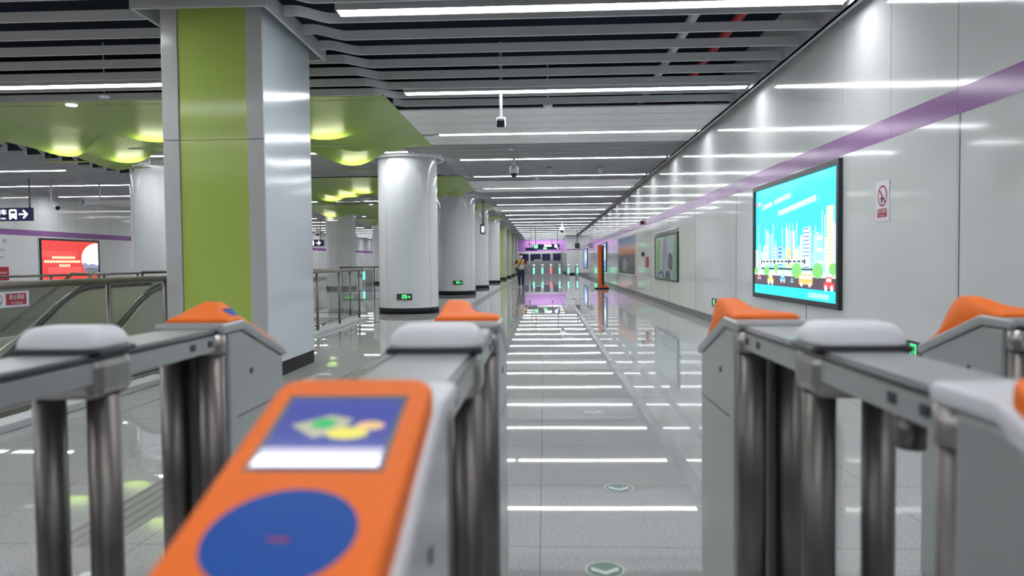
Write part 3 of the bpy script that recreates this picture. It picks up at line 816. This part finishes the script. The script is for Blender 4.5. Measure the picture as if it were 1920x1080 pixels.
f_ = mapper(-1, W, Hh, .05, .025)
A = Art(); A.rect(0, 0, 1, 1, grad_mat('sunset_print', [(0, (.03, .04, .03)), (.25, (.07, .08, .08)), (.48, (.1, .11, .14)), (.58, (.4, .13, .05)), (.68, (.4, .24, .15)), (.82, (.14, .2, .3)), (1, (.06, .11, .2))], .75, 2.2, .3, e=.15))
A.poly([(0, .45), (.2, .5), (.35, .47), (.55, .53), (.75, .48), (1, .52), (1, .44), (0, .42)], ink((.12, .1, .1))); A.poly([(.25, .08), (.5, .05), (.62, .3), (.45, .42), (.3, .36)], ink((.2, .24, .3)))
A.build('print', t, f_, .001)
t, bm, W, Hh = wall_panel('poster', 'framed green and violet poster in a recess on the right wall, nearer to the camera', 'poster', XR, 18.8, 22.6, .71, 1.98, -1, .05, .04)
obj('frame', bm, M['dark'], t, bevel=.004)
f_ = mapper(-1, W, Hh, .05, .025)
A = Art(); A.rect(0, 0, 1, 1, grad_mat('violet_print', [(0, (.1, .16, .12)), (.3, (.2, .28, .25)), (.5, (.16, .15, .26)), (.7, (.26, .36, .28)), (1, (.1, .18, .18))], 1.85, 1.6, .6, axis=1))
A.poly([(.1, .2), (.25, .15), (.3, .9), (.12, .95)], ink((.25, .4, .12))); A.poly([(.32, .1), (.46, .1), (.5, .98), (.36, .9)], ink((.3, .26, .42)))
A.poly([(.6, .1), (.66, .1), (.9, .95), (.82, .98)], ink((.4, .48, .4))); A.disc(.72, .4, .1, ink((.08, .08, .1)), .2)
A.disc(.3, .0, .16, ink((.03, .05, .12)), .18, a0=0, a1=180); A.disc(.3, .0, .11, ink((.3, .3, .4)), .12, a0=0, a1=180); A.disc(.62, .0, .12, ink((.03, .05, .12)), .2, a0=0, a1=180)
A.build('print', t, f_, .001)
bm = bmesh.new(); box(bm, XR - .06, XR, 18.75, 22.65, 2.04, 2.09); tag(obj('picture_light', bm, M['trim'], bevel=.01), 'slim pale lamp bar above the green and violet poster', 'light')
for (a, b, lab) in ((40.2, 43.4, 'distant blue lit screen on the right wall behind the orange totem'), (58, 63, 'farthest blue lit screen on the right wall near the far gates')):
    t, bm, W, Hh = wall_panel('advertising_screen', lab, 'screen', XR, a, b, .7, 2.3, -1, .06, .05)
    obj('frame', bm, M['dark'], t)
    A = Art(); A.rect(0, 0, 1, 1, ecol((.2, .42, .9), .9)); A.disc(.6, .6, .25, ecol((.6, .85, 1), 1.2), .25); A.rect(0, 0, 1, .18, ecol((.1, .2, .5), 1))
    A.build('screen', t, mapper(-1, W, Hh, .06, .02), .001)
# red screen on the left wall
t, bm, W, Hh = wall_panel('advertising_screen', 'bright red lit screen with white circle and yellow text lines on the left wall', 'screen', XL, 27.36, 31.1, .62, 2.345, 1, .07, .05)
obj('frame', bm, M['dark'], t)
f_ = mapper(1, W, Hh, .07, .02)
A = Art(); A.rect(0, 0, 1, 1, ecol((.9, .06, .055), 1.0)); A.rect(0, .6, .6, .75, ecol((.95, .1, .09), 1.0)); A.rect(.1, .2, .68, .35, ecol((.98, .12, .11), 1.0))
n = 40; pts = [(1, .97)] + [(.97 + .29 * math.cos(R(a)), .55 + .42 * math.sin(R(a))) for a in range(90, 271, 6)] + [(1, .13)]
A.poly(pts, ecol((1, 1, 1), 1.2))
A.poly([(.69, .42), (.74, .46), (.8, .4), (.88, .43), (1, .38), (1, .13), (.9, .14), (.8, .16), (.73, .26)], ecol((.35, .35, .55), 1)); A.poly([(.72, .3), (.85, .33), (1, .3), (1, .13), (.9, .14), (.8, .17)], ecol((.2, .22, .25), .9))
yc = ecol((1, .95, .55), 1.1)
for k in range(9): A.rect(.17 + .044 * k, .555, .208 + .044 * k, .615, yc)
for k in range(14): A.rect(.04 + .044 * k, .455, .078 + .044 * k, .515, yc)
for k in range(4): A.rect(.28 + .048 * k, .355, .32 + .048 * k, .415, yc)
A.build('screen', t, f_, .0008)
# notice lettering and red notice left of it
t = thing('notice_board', 'red notice board under faint grey lettering on the left wall', 'sign', (XL, 25.15, 1.15))
bx('board', (.0, .02, -1.0, .55, -.35, .12), M['sign_red'], t)
bx('lettering', (.02, .024, -.6, .45, -.12, -.05), ink((.45, .3, .3)), t)
bx('lettering', (.02, .024, -.6, .45, -.26, -.22), ink((.45, .3, .3)), t)
for k, (z, y0_, y1_) in enumerate(((1.05, .3, .5), (1.05, -.1, .1), (.72, -.5, .4), (.45, -.1, .05), (.45, .15, .35))):
    bx('lettering', (.0, .004, y0_, y1_, z - .05 - (.04 if k < 2 else 0), z + .05), ink((.42, .42, .44)), t)

# no smoking sign on the right wall
t = thing('no_smoking_sign', 'white no smoking sign with red circle and red label on right wall', 'sign', (XR - .001, 7.56, 1.82), R(-90))
bx('plate', (-.15, .15, -.004, 0, -.2, .2), M['sign_white'], t)
A = Art(); A.disc(0, .05, .105, M['sign_red'], n=40); A.disc(0, .05, .086, M['sign_white'], n=40)
A.poly([(-.055, .02), (.05, .02), (.05, .035), (-.055, .035)], M['dark']); A.poly([(-.03, -.02), (.0, -.02), (.02, .03), (-.01, .05), (-.02, .03)], M['navy']); A.poly([(.055, .04), (.065, .07), (.05, .09), (.06, .1), (.075, .07), (.065, .04)], ink((.3, .35, .4)))
A.poly([(-.078, .112), (-.062, .128), (.078, -.012), (.062, -.028)], M['sign_red']); A.rect(-.1, -.16, .1, -.075, M['sign_red'])
A.build('pictogram', t, lambda u, v, d: (u, -.004 - d, v), .0005)
text_mesh('lettering', '禁止吸烟', .045, M['sign_white'], t, (0, -.0095, -.104), (R(90), 0, 0), .0003)
text_mesh('lettering', 'No Smoking', .025, M['sign_white'], t, (0, -.0095, -.143), (R(90), 0, 0), .0003)
# small wall fittings
def wall_box(name, lab, cat, y, z, w_, h_, m_):
    bm = bmesh.new(); box(bm, XR - .08, XR, y - w_ / 2, y + w_ / 2, z - h_ / 2, z + h_ / 2); tag(obj(name, bm, m_, bevel=.012), lab, cat)
wall_box('fire_alarm', 'very dark red alarm box on the purple stripe between the two posters', 'alarm', 25.6, 2.55, .12, .13, mat('dark_red', (.12, .01, .02), .5))
wall_box('speaker_box', 'small black box on the right wall between the two posters', 'speaker', 25.3, 1.48, .14, .14, M['dark'])
wall_box('red_notice', 'narrow red vertical notice on the right wall beside the small black box', 'sign', 24.3, 1.22, .22, .34, mat('dull_red', (.35, .1, .12), .5))

# ------------------------------------------------------------------ hanging signs
def train_icon(A, cx, s, m, bg):
    A.poly([(cx - .4 * s, -.5 * s), (cx - .4 * s, .4 * s), (cx - .3 * s, .5 * s), (cx + .3 * s, .5 * s), (cx + .4 * s, .4 * s), (cx + .4 * s, -.5 * s), (cx + .22 * s, -.5 * s), (cx, -.3 * s), (cx - .22 * s, -.5 * s)], m)
    A.rect(cx - .25 * s, .08 * s, cx + .25 * s, .32 * s, bg); A.disc(cx - .2 * s, -.12 * s, .06 * s, bg); A.disc(cx + .2 * s, -.12 * s, .06 * s, bg)
def arrow(A, cx, s, m):
    A.rect(cx - .5 * s, -.08 * s, cx + .35 * s, .08 * s, m); A.poly([(cx + .5 * s, 0), (cx + .05 * s, .45 * s), (cx - .1 * s, .35 * s), (cx + .25 * s, 0), (cx - .1 * s, -.35 * s), (cx + .05 * s, -.45 * s)], m)
t = thing('hanging_sign', 'navy hanging sign with white characters, train symbol and right arrow at left edge', 'sign', (-16.95, 22.0, 2.85))
bx('board', (-1.5, 1.5, -.06, .06, -.2, .2), M['navy'], t, bevel=.01)
A = Art(); train_icon(A, .93, .30, M['sign_glow'], M['navy']); arrow(A, 1.26, .30, M['sign_glow']); A.build('pictogram', t, lambda u, v, d: (u, -.06 - d, v), .001)
text_mesh('lettering', '乘车', .18, M['sign_glow'], t, (.56, -.062, .055), (R(90), 0, 0), .001, bold=.004)
text_mesh('lettering', 'Trains', .09, M['sign_glow'], t, (.60, -.062, -.12), (R(90), 0, 0), .001)
for x in (-1.3, 1.42): tb('rod', [(x, 0, .2), (x, 0, PZ - 2.85)], .022, M['steel_dark'], t, 8)
t = thing('hanging_sign', 'small distant navy sign with a white arrow just right of the square pillar', 'sign', (-13.9, 45, 2.55))
bx('board', (-.5, .5, -.06, .06, -.2, .2), M['navy'], t); A = Art(); arrow(A, .18, .3, M['sign_glow']); train_icon(A, -.2, .28, M['sign_glow'], M['navy']); A.build('pictogram', t, lambda u, v, d: (u, -.06 - d, v), .001)
tb('rod', [(.3, 0, .2), (.3, 0, PZ - 2.55)], .025, M['steel_dark'], t, 8)
t = thing('hanging_sign', 'wide navy exit sign hanging before the purple fascia above far gates', 'sign', (.15, 56, 2.38))
bx('board', (-.95, 1.0, -.08, .08, -.2, .2), M['navy'], t, bevel=.01)
A = Art(); G2, W2 = M['sign_glow_green'], M['sign_glow']
A.rect(-.9, -.1, -.62, .18, G2); A.rect(-.15, .02, .4, .17, W2); A.rect(-.22, -.18, .05, -.03, G2); A.disc(.72, .06, .12, W2); A.poly([(.78, -.06), (.94, -.06), (.86, -.18)], W2)
A.build('pictogram', t, lambda u, v, d: (u, -.08 - d, v), .002)
for x in (-.8, .85): tb('rod', [(x, 0, .2), (x, 0, PZ - 2.38)], .025, M['steel_dark'], t, 8)
t = thing('hanging_sign', 'lower navy sign board hanging left of the wide exit sign', 'sign', (-1.0, 58, 2.26))
bx('board', (-.45, .45, -.08, .08, -.12, .12), M['navy'], t)
tb('rod', [(0, 0, .12), (0, 0, PZ - 2.26)], .02, M['steel_dark'], t, 8)
t = thing('hanging_sign', 'narrow lit sign hanging from rods beside the third round column', 'sign', (-2.62, 32.2, 2.68))
bx('board', (-.09, .09, -.5, .5, -.2, .2), M['navy'], t, bevel=.01)
bx('lit_face', (-.03, .07, -.51, -.5, -.14, .12), M['sign_glow'], t)
for y in (-.35, .35): tb('rod', [(0, y, .2), (0, y, PZ - 2.68)], .022, M['steel_dark'], t, 8)
t = thing('hanging_speaker', 'black box hanging on a rod near the end of the right wall', 'speaker', (2.78, 63, 2.62))
bx('body', (-.2, .2, -.15, .15, -.25, .2), M['dark'], t, bevel=.02); tb('rod', [(0, 0, .2), (0, 0, PZ - 2.62)], .03, M['dark'], t, 8)

# ------------------------------------------------------------------ cameras, detectors and speakers on the ceiling
def box_camera(loc, rz, lab, tilt=12, rod=None, s=1.0):
    t = thing('security_camera', lab, 'camera', loc, rz, 'security cameras')
    x, y, z = loc
    top = PZ - z
    tb('mounting_rod', [(0, .03, top), (0, .03, .08)], .022 * s, M['white'], t, 12)
    bm = bmesh.new(); box(bm, -.07 * s, .07 * s, -.14 * s, .15 * s, -.08 * s, .08 * s)
    for v in bm.verts: v.co = Matrix.Rotation(R(tilt), 3, 'X') @ v.co
    o = obj('housing', bm, M['white'], t, bevel=.025 * s)
    bm = bmesh.new(); box(bm, -.062 * s, .062 * s, -.152 * s, -.12 * s, -.07 * s, .04 * s)
    for v in bm.verts: v.co = Matrix.Rotation(R(tilt), 3, 'X') @ v.co
    obj('lens_window', bm, M['dark'], o, bevel=.01 * s)
    return t
box_camera((-.66, 11.8, 3.45), 0, 'white box security camera on a rod under the second right aisle light strip')
def bullet(loc, rz, lab, tilt, s=1, rod=True):
    t = thing('security_camera', lab, 'camera', loc, rz, 'security cameras')
    top = PZ - loc[2]
    tb('mounting_rod', [(0, .2 * s, top), (0, .2 * s, .1), (0, .05 * s, .03)], .022 * s, M['white'], t, 10)
    d = Vector((0, -math.cos(R(tilt)), -math.sin(R(tilt))))
    bm = bmesh.new(); tube(bm, [-d * .17 * s, d * .17 * s], .065 * s, 20); o = obj('housing', bm, M['white'], t, bevel=.01)
    bm = bmesh.new(); tube(bm, [d * .168 * s, d * .18 * s], .052 * s, 20); obj('lens_window', bm, M['dark'], o)
    return t
bullet((-14.75, 22, 3.11), R(55), 'thin white bullet camera hanging right of the navy train sign', 25, 1.25)
bullet((-14.25, 23, 3.3), R(-35), 'short white bullet camera in front of the left wall stripe', 8, 1.35)
bullet((-9.5, 17.3, 3.59), R(-40), 'white bullet camera beside the left column near the wavy canopy', 20, 1.0)
bullet((-6.9, 28.6, 3.75), R(-60), 'dark edged bullet camera seen left of the nearest round column', 20, 1.2)
def dome(loc, lab, s=1.0):
    t = thing('dome_camera', lab, 'camera', loc, 0, 'dome cameras')
    tb('mounting_rod', [(0, 0, PZ - loc[2]), (0, 0, .3 * s), (0, 0, .16 * s)], [.022 * s, .03 * s, .06 * s], M['white'], t, 14)
    bm = bmesh.new(); tube(bm, [(0, 0, .18 * s), (0, 0, .14 * s), (0, 0, 0), (0, 0, -.015 * s)], [.05 * s, .11 * s, .115 * s, .1 * s], 28); obj('housing', bm, M['white'], t)
    bm = bmesh.new(); tube(bm, [(0, 0, -.015 * s)] + [(0, 0, -.015 * s - .10 * s * math.sin(R(a))) for a in (20, 40, 60, 80)], [.088 * s] + [.088 * s * math.cos(R(a)) for a in (20, 40, 60, 80)], 24); obj('glass_dome', bm, M['rubber'], t)
dome((-.73, 18.6, 3.47), 'white dome camera with black globe under the right aisle strips')
dome((1.2, 50, 3.35), 'distant white dome camera deep in the right aisle', 1.4)
dome((-12.87, 42, 3.0), 'small distant dome camera above the small arrow sign', 1.2)
def hi_bay(loc, lab):
    t = thing('conical_speaker', lab, 'speaker', loc, 0, 'conical ceiling speakers')
    tb('stem', [(0, 0, PZ - loc[2]), (0, 0, .05)], .02, M['dark'], t, 8)
    bm = bmesh.new(); tube(bm, [(0, 0, .08), (0, 0, .02), (0, 0, -.06), (0, 0, -.1)], [.06, .1, .07, .05], 20); obj('cone', bm, M['pillar_grey'], t)
hi_bay((.17, 21, 3.82), 'grey conical ceiling speaker right of the white dome camera')
hi_bay((1.58, 21, 3.84), 'grey conical ceiling speaker toward the right wall')
def disc(loc, lab):
    bm = bmesh.new(); tube(bm, [(0, 0, -.03), (0, 0, -.01), (0, 0, .02)], [.06, .08, .08], 24); tube(bm, [(0, 0, .01), (0, 0, PZ - loc[2])], .01, 8)
    tag(obj('smoke_detector', bm, M['sign_white'], loc=loc), lab, 'detector', 'smoke detectors')
disc((.08, 12.7, CZ - .02), 'round smoke detector to the right of the box camera rod')
disc((-.75, 17.4, CZ - .02), 'round smoke detector above the white dome camera')
disc((-6.77, 11.35, CZ - .02), 'round smoke detector before the first green canopy')
disc((-.2, 23.6, CZ - .02), 'round smoke detector past the conical speakers')
# service pipes in the ceiling void
for x, m_, lab in ((2.55, 'pipe', 'red sprinkler pipe in the dark ceiling void'), (1.95, 'trim', 'pale conduit in the dark ceiling void')):
    bm = bmesh.new(); tube(bm, [(x, Y0, 4.4), (x, 74, 4.4)], .06, 10); tag(obj('service_pipe', bm, M[m_]), lab, 'pipe')

# ------------------------------------------------------------------ floor arrows
dl = ['nearest round green floor arrow at the bottom edge', 'second round green floor arrow, beside the right gate', 'third round green floor arrow up the lane', 'fourth round green floor arrow', 'fifth round green floor arrow', 'sixth and faintest round green floor arrow']
dp = None
for i, (x, y) in enumerate([(.235, 3.0), (.4, 4.1), (.4, 6.18), (.4, 8.25), (.4, 10.3), (.4, 12.35)]):
    if dp is None:
        dp = thing('arrow_sticker', dl[0], 'floor sticker', (x, y, .001), 0, 'green floor arrows')
        A = Art(); A.disc(0, 0, .08, M['decal_white'], n=40); A.disc(0, 0, .073, M['decal'], n=40)
        A.build('disc', dp, lambda u, v, d: (u, v, d), .0006)
        A = Art(); A.poly([(0, -.052), (.055, -.012), (.055, .022), (0, -.02), (-.055, .022), (-.055, -.012)], M['decal_white'])
        A.build('chevron', dp, lambda u, v, d: (u, v, .0014 + d), .0005)
    else: copy_tree(dp, loc=(x, y, .001), label=dl[i])

# ------------------------------------------------------------------ orange totem
t = thing('totem', 'tall orange and black standing totem with a black foot by the right wall', 'totem', (2.58, 34.3, 0))
bx('base', (-.28, .34, -.35, .35, 0, .05), M['black'], t, bevel=.01)
bx('body', (-.13, .02, -.3, .3, .05, 2.03), M['totem'], t, bevel=.02)
bx('screen_side', (.02, .13, -.27, .27, .15, 1.98), M['dark'], t, bevel=.01)
bx('foot', (-.13, .3, -.29, .29, .05, .18), M['totem'], t, bevel=.02)

# ------------------------------------------------------------------ far row of gates
gl_ = ['leftmost of the far gates, green light, nearest the walking person', 'second far gate from the left with green light', 'far gate showing the only red light', 'fourth far gate from the left with green light', 'fifth far gate from the left with green light', 'rightmost far gate with green light, in front of the white stub wall']
def far_gate(x, i, label, y=59.3, grp='far row of fare gates'):
    t = thing('fare_gate', label, 'fare gate', (x, y, 0), 0, grp)
    bx('cabinet', (-.1, .1, 0, 1.7, 0, .93), M['steel_side'], t, bevel=.02)
    bx('light_panel', (-.055, .055, -.02, 0, .33, .80), M['gate_red'] if i == 2 else M['gate_green'], t, bevel=.01)
    bm = bmesh.new(); prism(bm, [(.0, .93), (.0, .99), (.25, 1.08), (.5, 1.06), (.5, .93)], 'x', -.09, .09); obj('reader_hood', bm, M['white'], t, bevel=.01)
    bx('hood_badge', (-.01, .08, .02, .03, .94, .995), M['orange'], t)
for i, px in enumerate((1001.2, 1017.5, 1033.6, 1049.5, 1065.8, 1082.5)): far_gate((px - 1021) * 59.3 / F, i, gl_[i])
far_gate(-10.6, 0, 'lone distant gate with green light behind the railing right of the square pillar', 43.5, 'middle distance gates')
# concourse beyond the far wall opening
t = thing('ticket_counter', 'dark windowed ticket counter block under the purple fascia', 'counter', (-.6, 86, 0))
bx('lower_panel', (-3.0, 2.7, -.1, .1, 0, 1.35), mat('counter_grey', (.3, .3, .31), .4), t)
for a, b in ((-1.9, -1.2), (-1.0, .2), (.35, 1.3), (1.6, 2.5)): bx('window', (a, b, -.12, .0, 1.4, 2.2), M['navy'], t)
bx('lit_shelf', (-.6, .2, -.14, -.12, 1.45, 1.55), M['sign_white'], t); bx('frame_post', (-1.15, -1.05, -.16, .0, .9, 2.3), M['white'], t)

# ------------------------------------------------------------------ walking person
def skin_obj(name, verts, edges, radii, m, parent, sub=2, root=0):
    me = bpy.data.meshes.new(name); me.from_pydata([Vector(v) for v in verts], edges, []); me.update()
    o = bpy.data.objects.new(name, me); COL.objects.link(o); me.materials.append(m); o.parent = parent
    s = o.modifiers.new('skin', 'SKIN'); s.use_smooth_shade = True
    sv = me.skin_vertices[0].data
    for i, r_ in enumerate(radii): sv[i].radius = r_ if isinstance(r_, tuple) else (r_, r_)
    sv[root].use_root = True
    ss = o.modifiers.new('sub', 'SUBSURF'); ss.levels = sub; ss.render_levels = sub
    return o
P = thing('person', 'person walking toward the camera in yellow and cream shirt, dark trousers and face mask', 'person', (-1.19, 38, 0))
SK = mat('skin', (.5, .3, .22), .5); YE = mat('yellow_cotton', (.75, .42, .02), .8); CR = mat('cream_cotton', (.55, .52, .42), .8); NV = mat('dark_navy_trousers', (.015, .02, .045), .8); DK = mat('dark_brown_sleeve', (.06, .02, .01), .8); HR = mat('black_hair', (.01, .01, .01), .6)
# body: pelvis, spine, neck, head, arms, legs (one continuous skin)
bv = [(0, 0, .90), (0, .0, 1.05), (0, .01, 1.22), (0, .01, 1.36), (0, .0, 1.44), (0, -.015, 1.50), (0, -.02, 1.57), (0, -.02, 1.63),
      (.16, .01, 1.35), (.29, .03, 1.13), (.36, -.03, .93), (.38, -.05, .87),
      (-.16, .01, 1.35), (-.29, .04, 1.17), (-.35, -.12, 1.05), (-.37, -.18, 1.03),
      (.09, 0, .84), (.10, -.07, .48), (.10, .02, .10), (.11, -.09, .045),
      (-.09, 0, .84), (-.10, .05, .48), (-.09, .17, .12), (-.09, .08, .05)]
be = [(0, 1), (1, 2), (2, 3), (3, 4), (4, 5), (5, 6), (6, 7), (3, 8), (8, 9), (9, 10), (10, 11), (3, 12), (12, 13), (13, 14), (14, 15), (0, 16), (16, 17), (17, 18), (18, 19), (0, 20), (20, 21), (21, 22), (22, 23)]
br = [(.13, .09), (.12, .09), (.14, .095), (.13, .08), .05, .055, (.075, .09), (.05, .06), .05, .038, .027, .026, .05, .038, .027, .026, .08, .055, .035, .03, .08, .055, .035, .03]
body = skin_obj('body', bv, be, br, SK, P)
for sgn, hx, hy, hz in ((1, .386, -.055, .845), (-1, -.374, -.20, 1.01)):
    for k in range(5):
        a = (k - 2) * .011
        if k < 4: pts = [(hx, hy + a + .01, hz), (hx + .004 * sgn, hy + a * 1.3, hz - .045), (hx - .004 * sgn, hy + a * 1.3 - .006, hz - .075 + abs(k - 1) * .008)]
        else: pts = [(hx, hy - .02, hz + .01), (hx - .01 * sgn, hy - .045, hz - .015), (hx - .012 * sgn, hy - .05, hz - .04)]
        bm = bmesh.new(); tube(bm, pts, [.010, .009, .007], 8); obj('finger', bm, SK, body)
# shirt
sv_ = [(0, 0, .88), (0, 0, 1.02), (0, .01, 1.2)]; 
shirt_low = skin_obj('shirt_hem', [(0, 0, .86), (0, 0, 1.0), (0, .01, 1.18)], [(0, 1), (1, 2)], [(.18, .13), (.17, .125), (.175, .12)], CR, P)
shirt_up = skin_obj('shirt_yoke', [(0, .01, 1.16), (0, .01, 1.32), (0, .005, 1.42), (.13, .01, 1.37), (-.13, .01, 1.37)], [(0, 1), (1, 2), (1, 3), (1, 4)], [(.178, .125), (.17, .12), (.07, .07), (.085, .09), (.085, .09)], YE, P)
for s in (-1, 1):
    skin_obj('sleeve', [(s * .15, .01, 1.37), (s * .225, .015, 1.27), (s * .27, .025, 1.17)], [(0, 1), (1, 2)], [.075, .072, .066], DK, P)
for s, kn, ft in ((1, (.10, -.07, .48), (.10, .02, .10)), (-1, (-.10, .05, .48), (-.09, .17, .12))):
    skin_obj('trouser_leg', [(s * .06, 0, .93), (s * .085, 0, .8), kn, ft, (ft[0], ft[1], ft[2] - .06)], [(0, 1), (1, 2), (2, 3), (3, 4)], [(.11, .12), (.105, .12), .085, .068, .066], NV, P)
    bm = bmesh.new(); tube(bm, [(ft[0], ft[1] + .06, .045), (ft[0], ft[1], .055), (ft[0], ft[1] - .12, .045), (ft[0], ft[1] - .18, .03)], [.035, .045, .042, .02], 12); obj('shoe', bm, M['dark'], P)
bm = bmesh.new(); bmesh.ops.create_uvsphere(bm, u_segments=24, v_segments=16, radius=1)
for v in list(bm.verts):
    v.co = Vector((v.co.x * .088, v.co.y * .105 + .012, v.co.z * .105 + 1.605))
bmesh.ops.delete(bm, geom=[v for v in bm.verts if v.co.z < 1.60 and v.co.y < .02], context='VERTS')
obj('hair', bm, HR, P, smooth=True)
bm = bmesh.new(); bmesh.ops.create_uvsphere(bm, u_segments=24, v_segments=12, radius=1)
for v in bm.verts: v.co = Vector((v.co.x * .068, v.co.y * .05 - .075, v.co.z * .05 + 1.535))
obj('face_mask', bm, M['white'], P, smooth=True)
for s in (-1, 1):
    bm = bmesh.new(); bmesh.ops.create_uvsphere(bm, u_segments=8, v_segments=6, radius=.009); bmesh.ops.translate(bm, verts=bm.verts, vec=(s * .03, -.112, 1.585)); obj('eye', bm, M['dark'], body)
    bm = bmesh.new(); bmesh.ops.create_uvsphere(bm, u_segments=10, v_segments=8, radius=1)
    for v in bm.verts: v.co = Vector((v.co.x * .012 + s * .082, v.co.y * .02 - .01, v.co.z * .032 + 1.57))
    obj('ear', bm, SK, body, smooth=True)
bag = thing('shoulder_bag', 'small black shoulder bag with diagonal strap worn by the walking person', 'bag', (-1.19, 38, 0))
tb('strap', [(.10, .09, 1.46), (.1, -.06, 1.45), (0, -.145, 1.28), (-.12, -.155, 1.05), (-.2, -.10, .92)], .014, M['black'], bag, 8)
bx('pouch', (-.27, -.19, -.14, .12, .80, .98), M['black'], bag, bevel=.02)
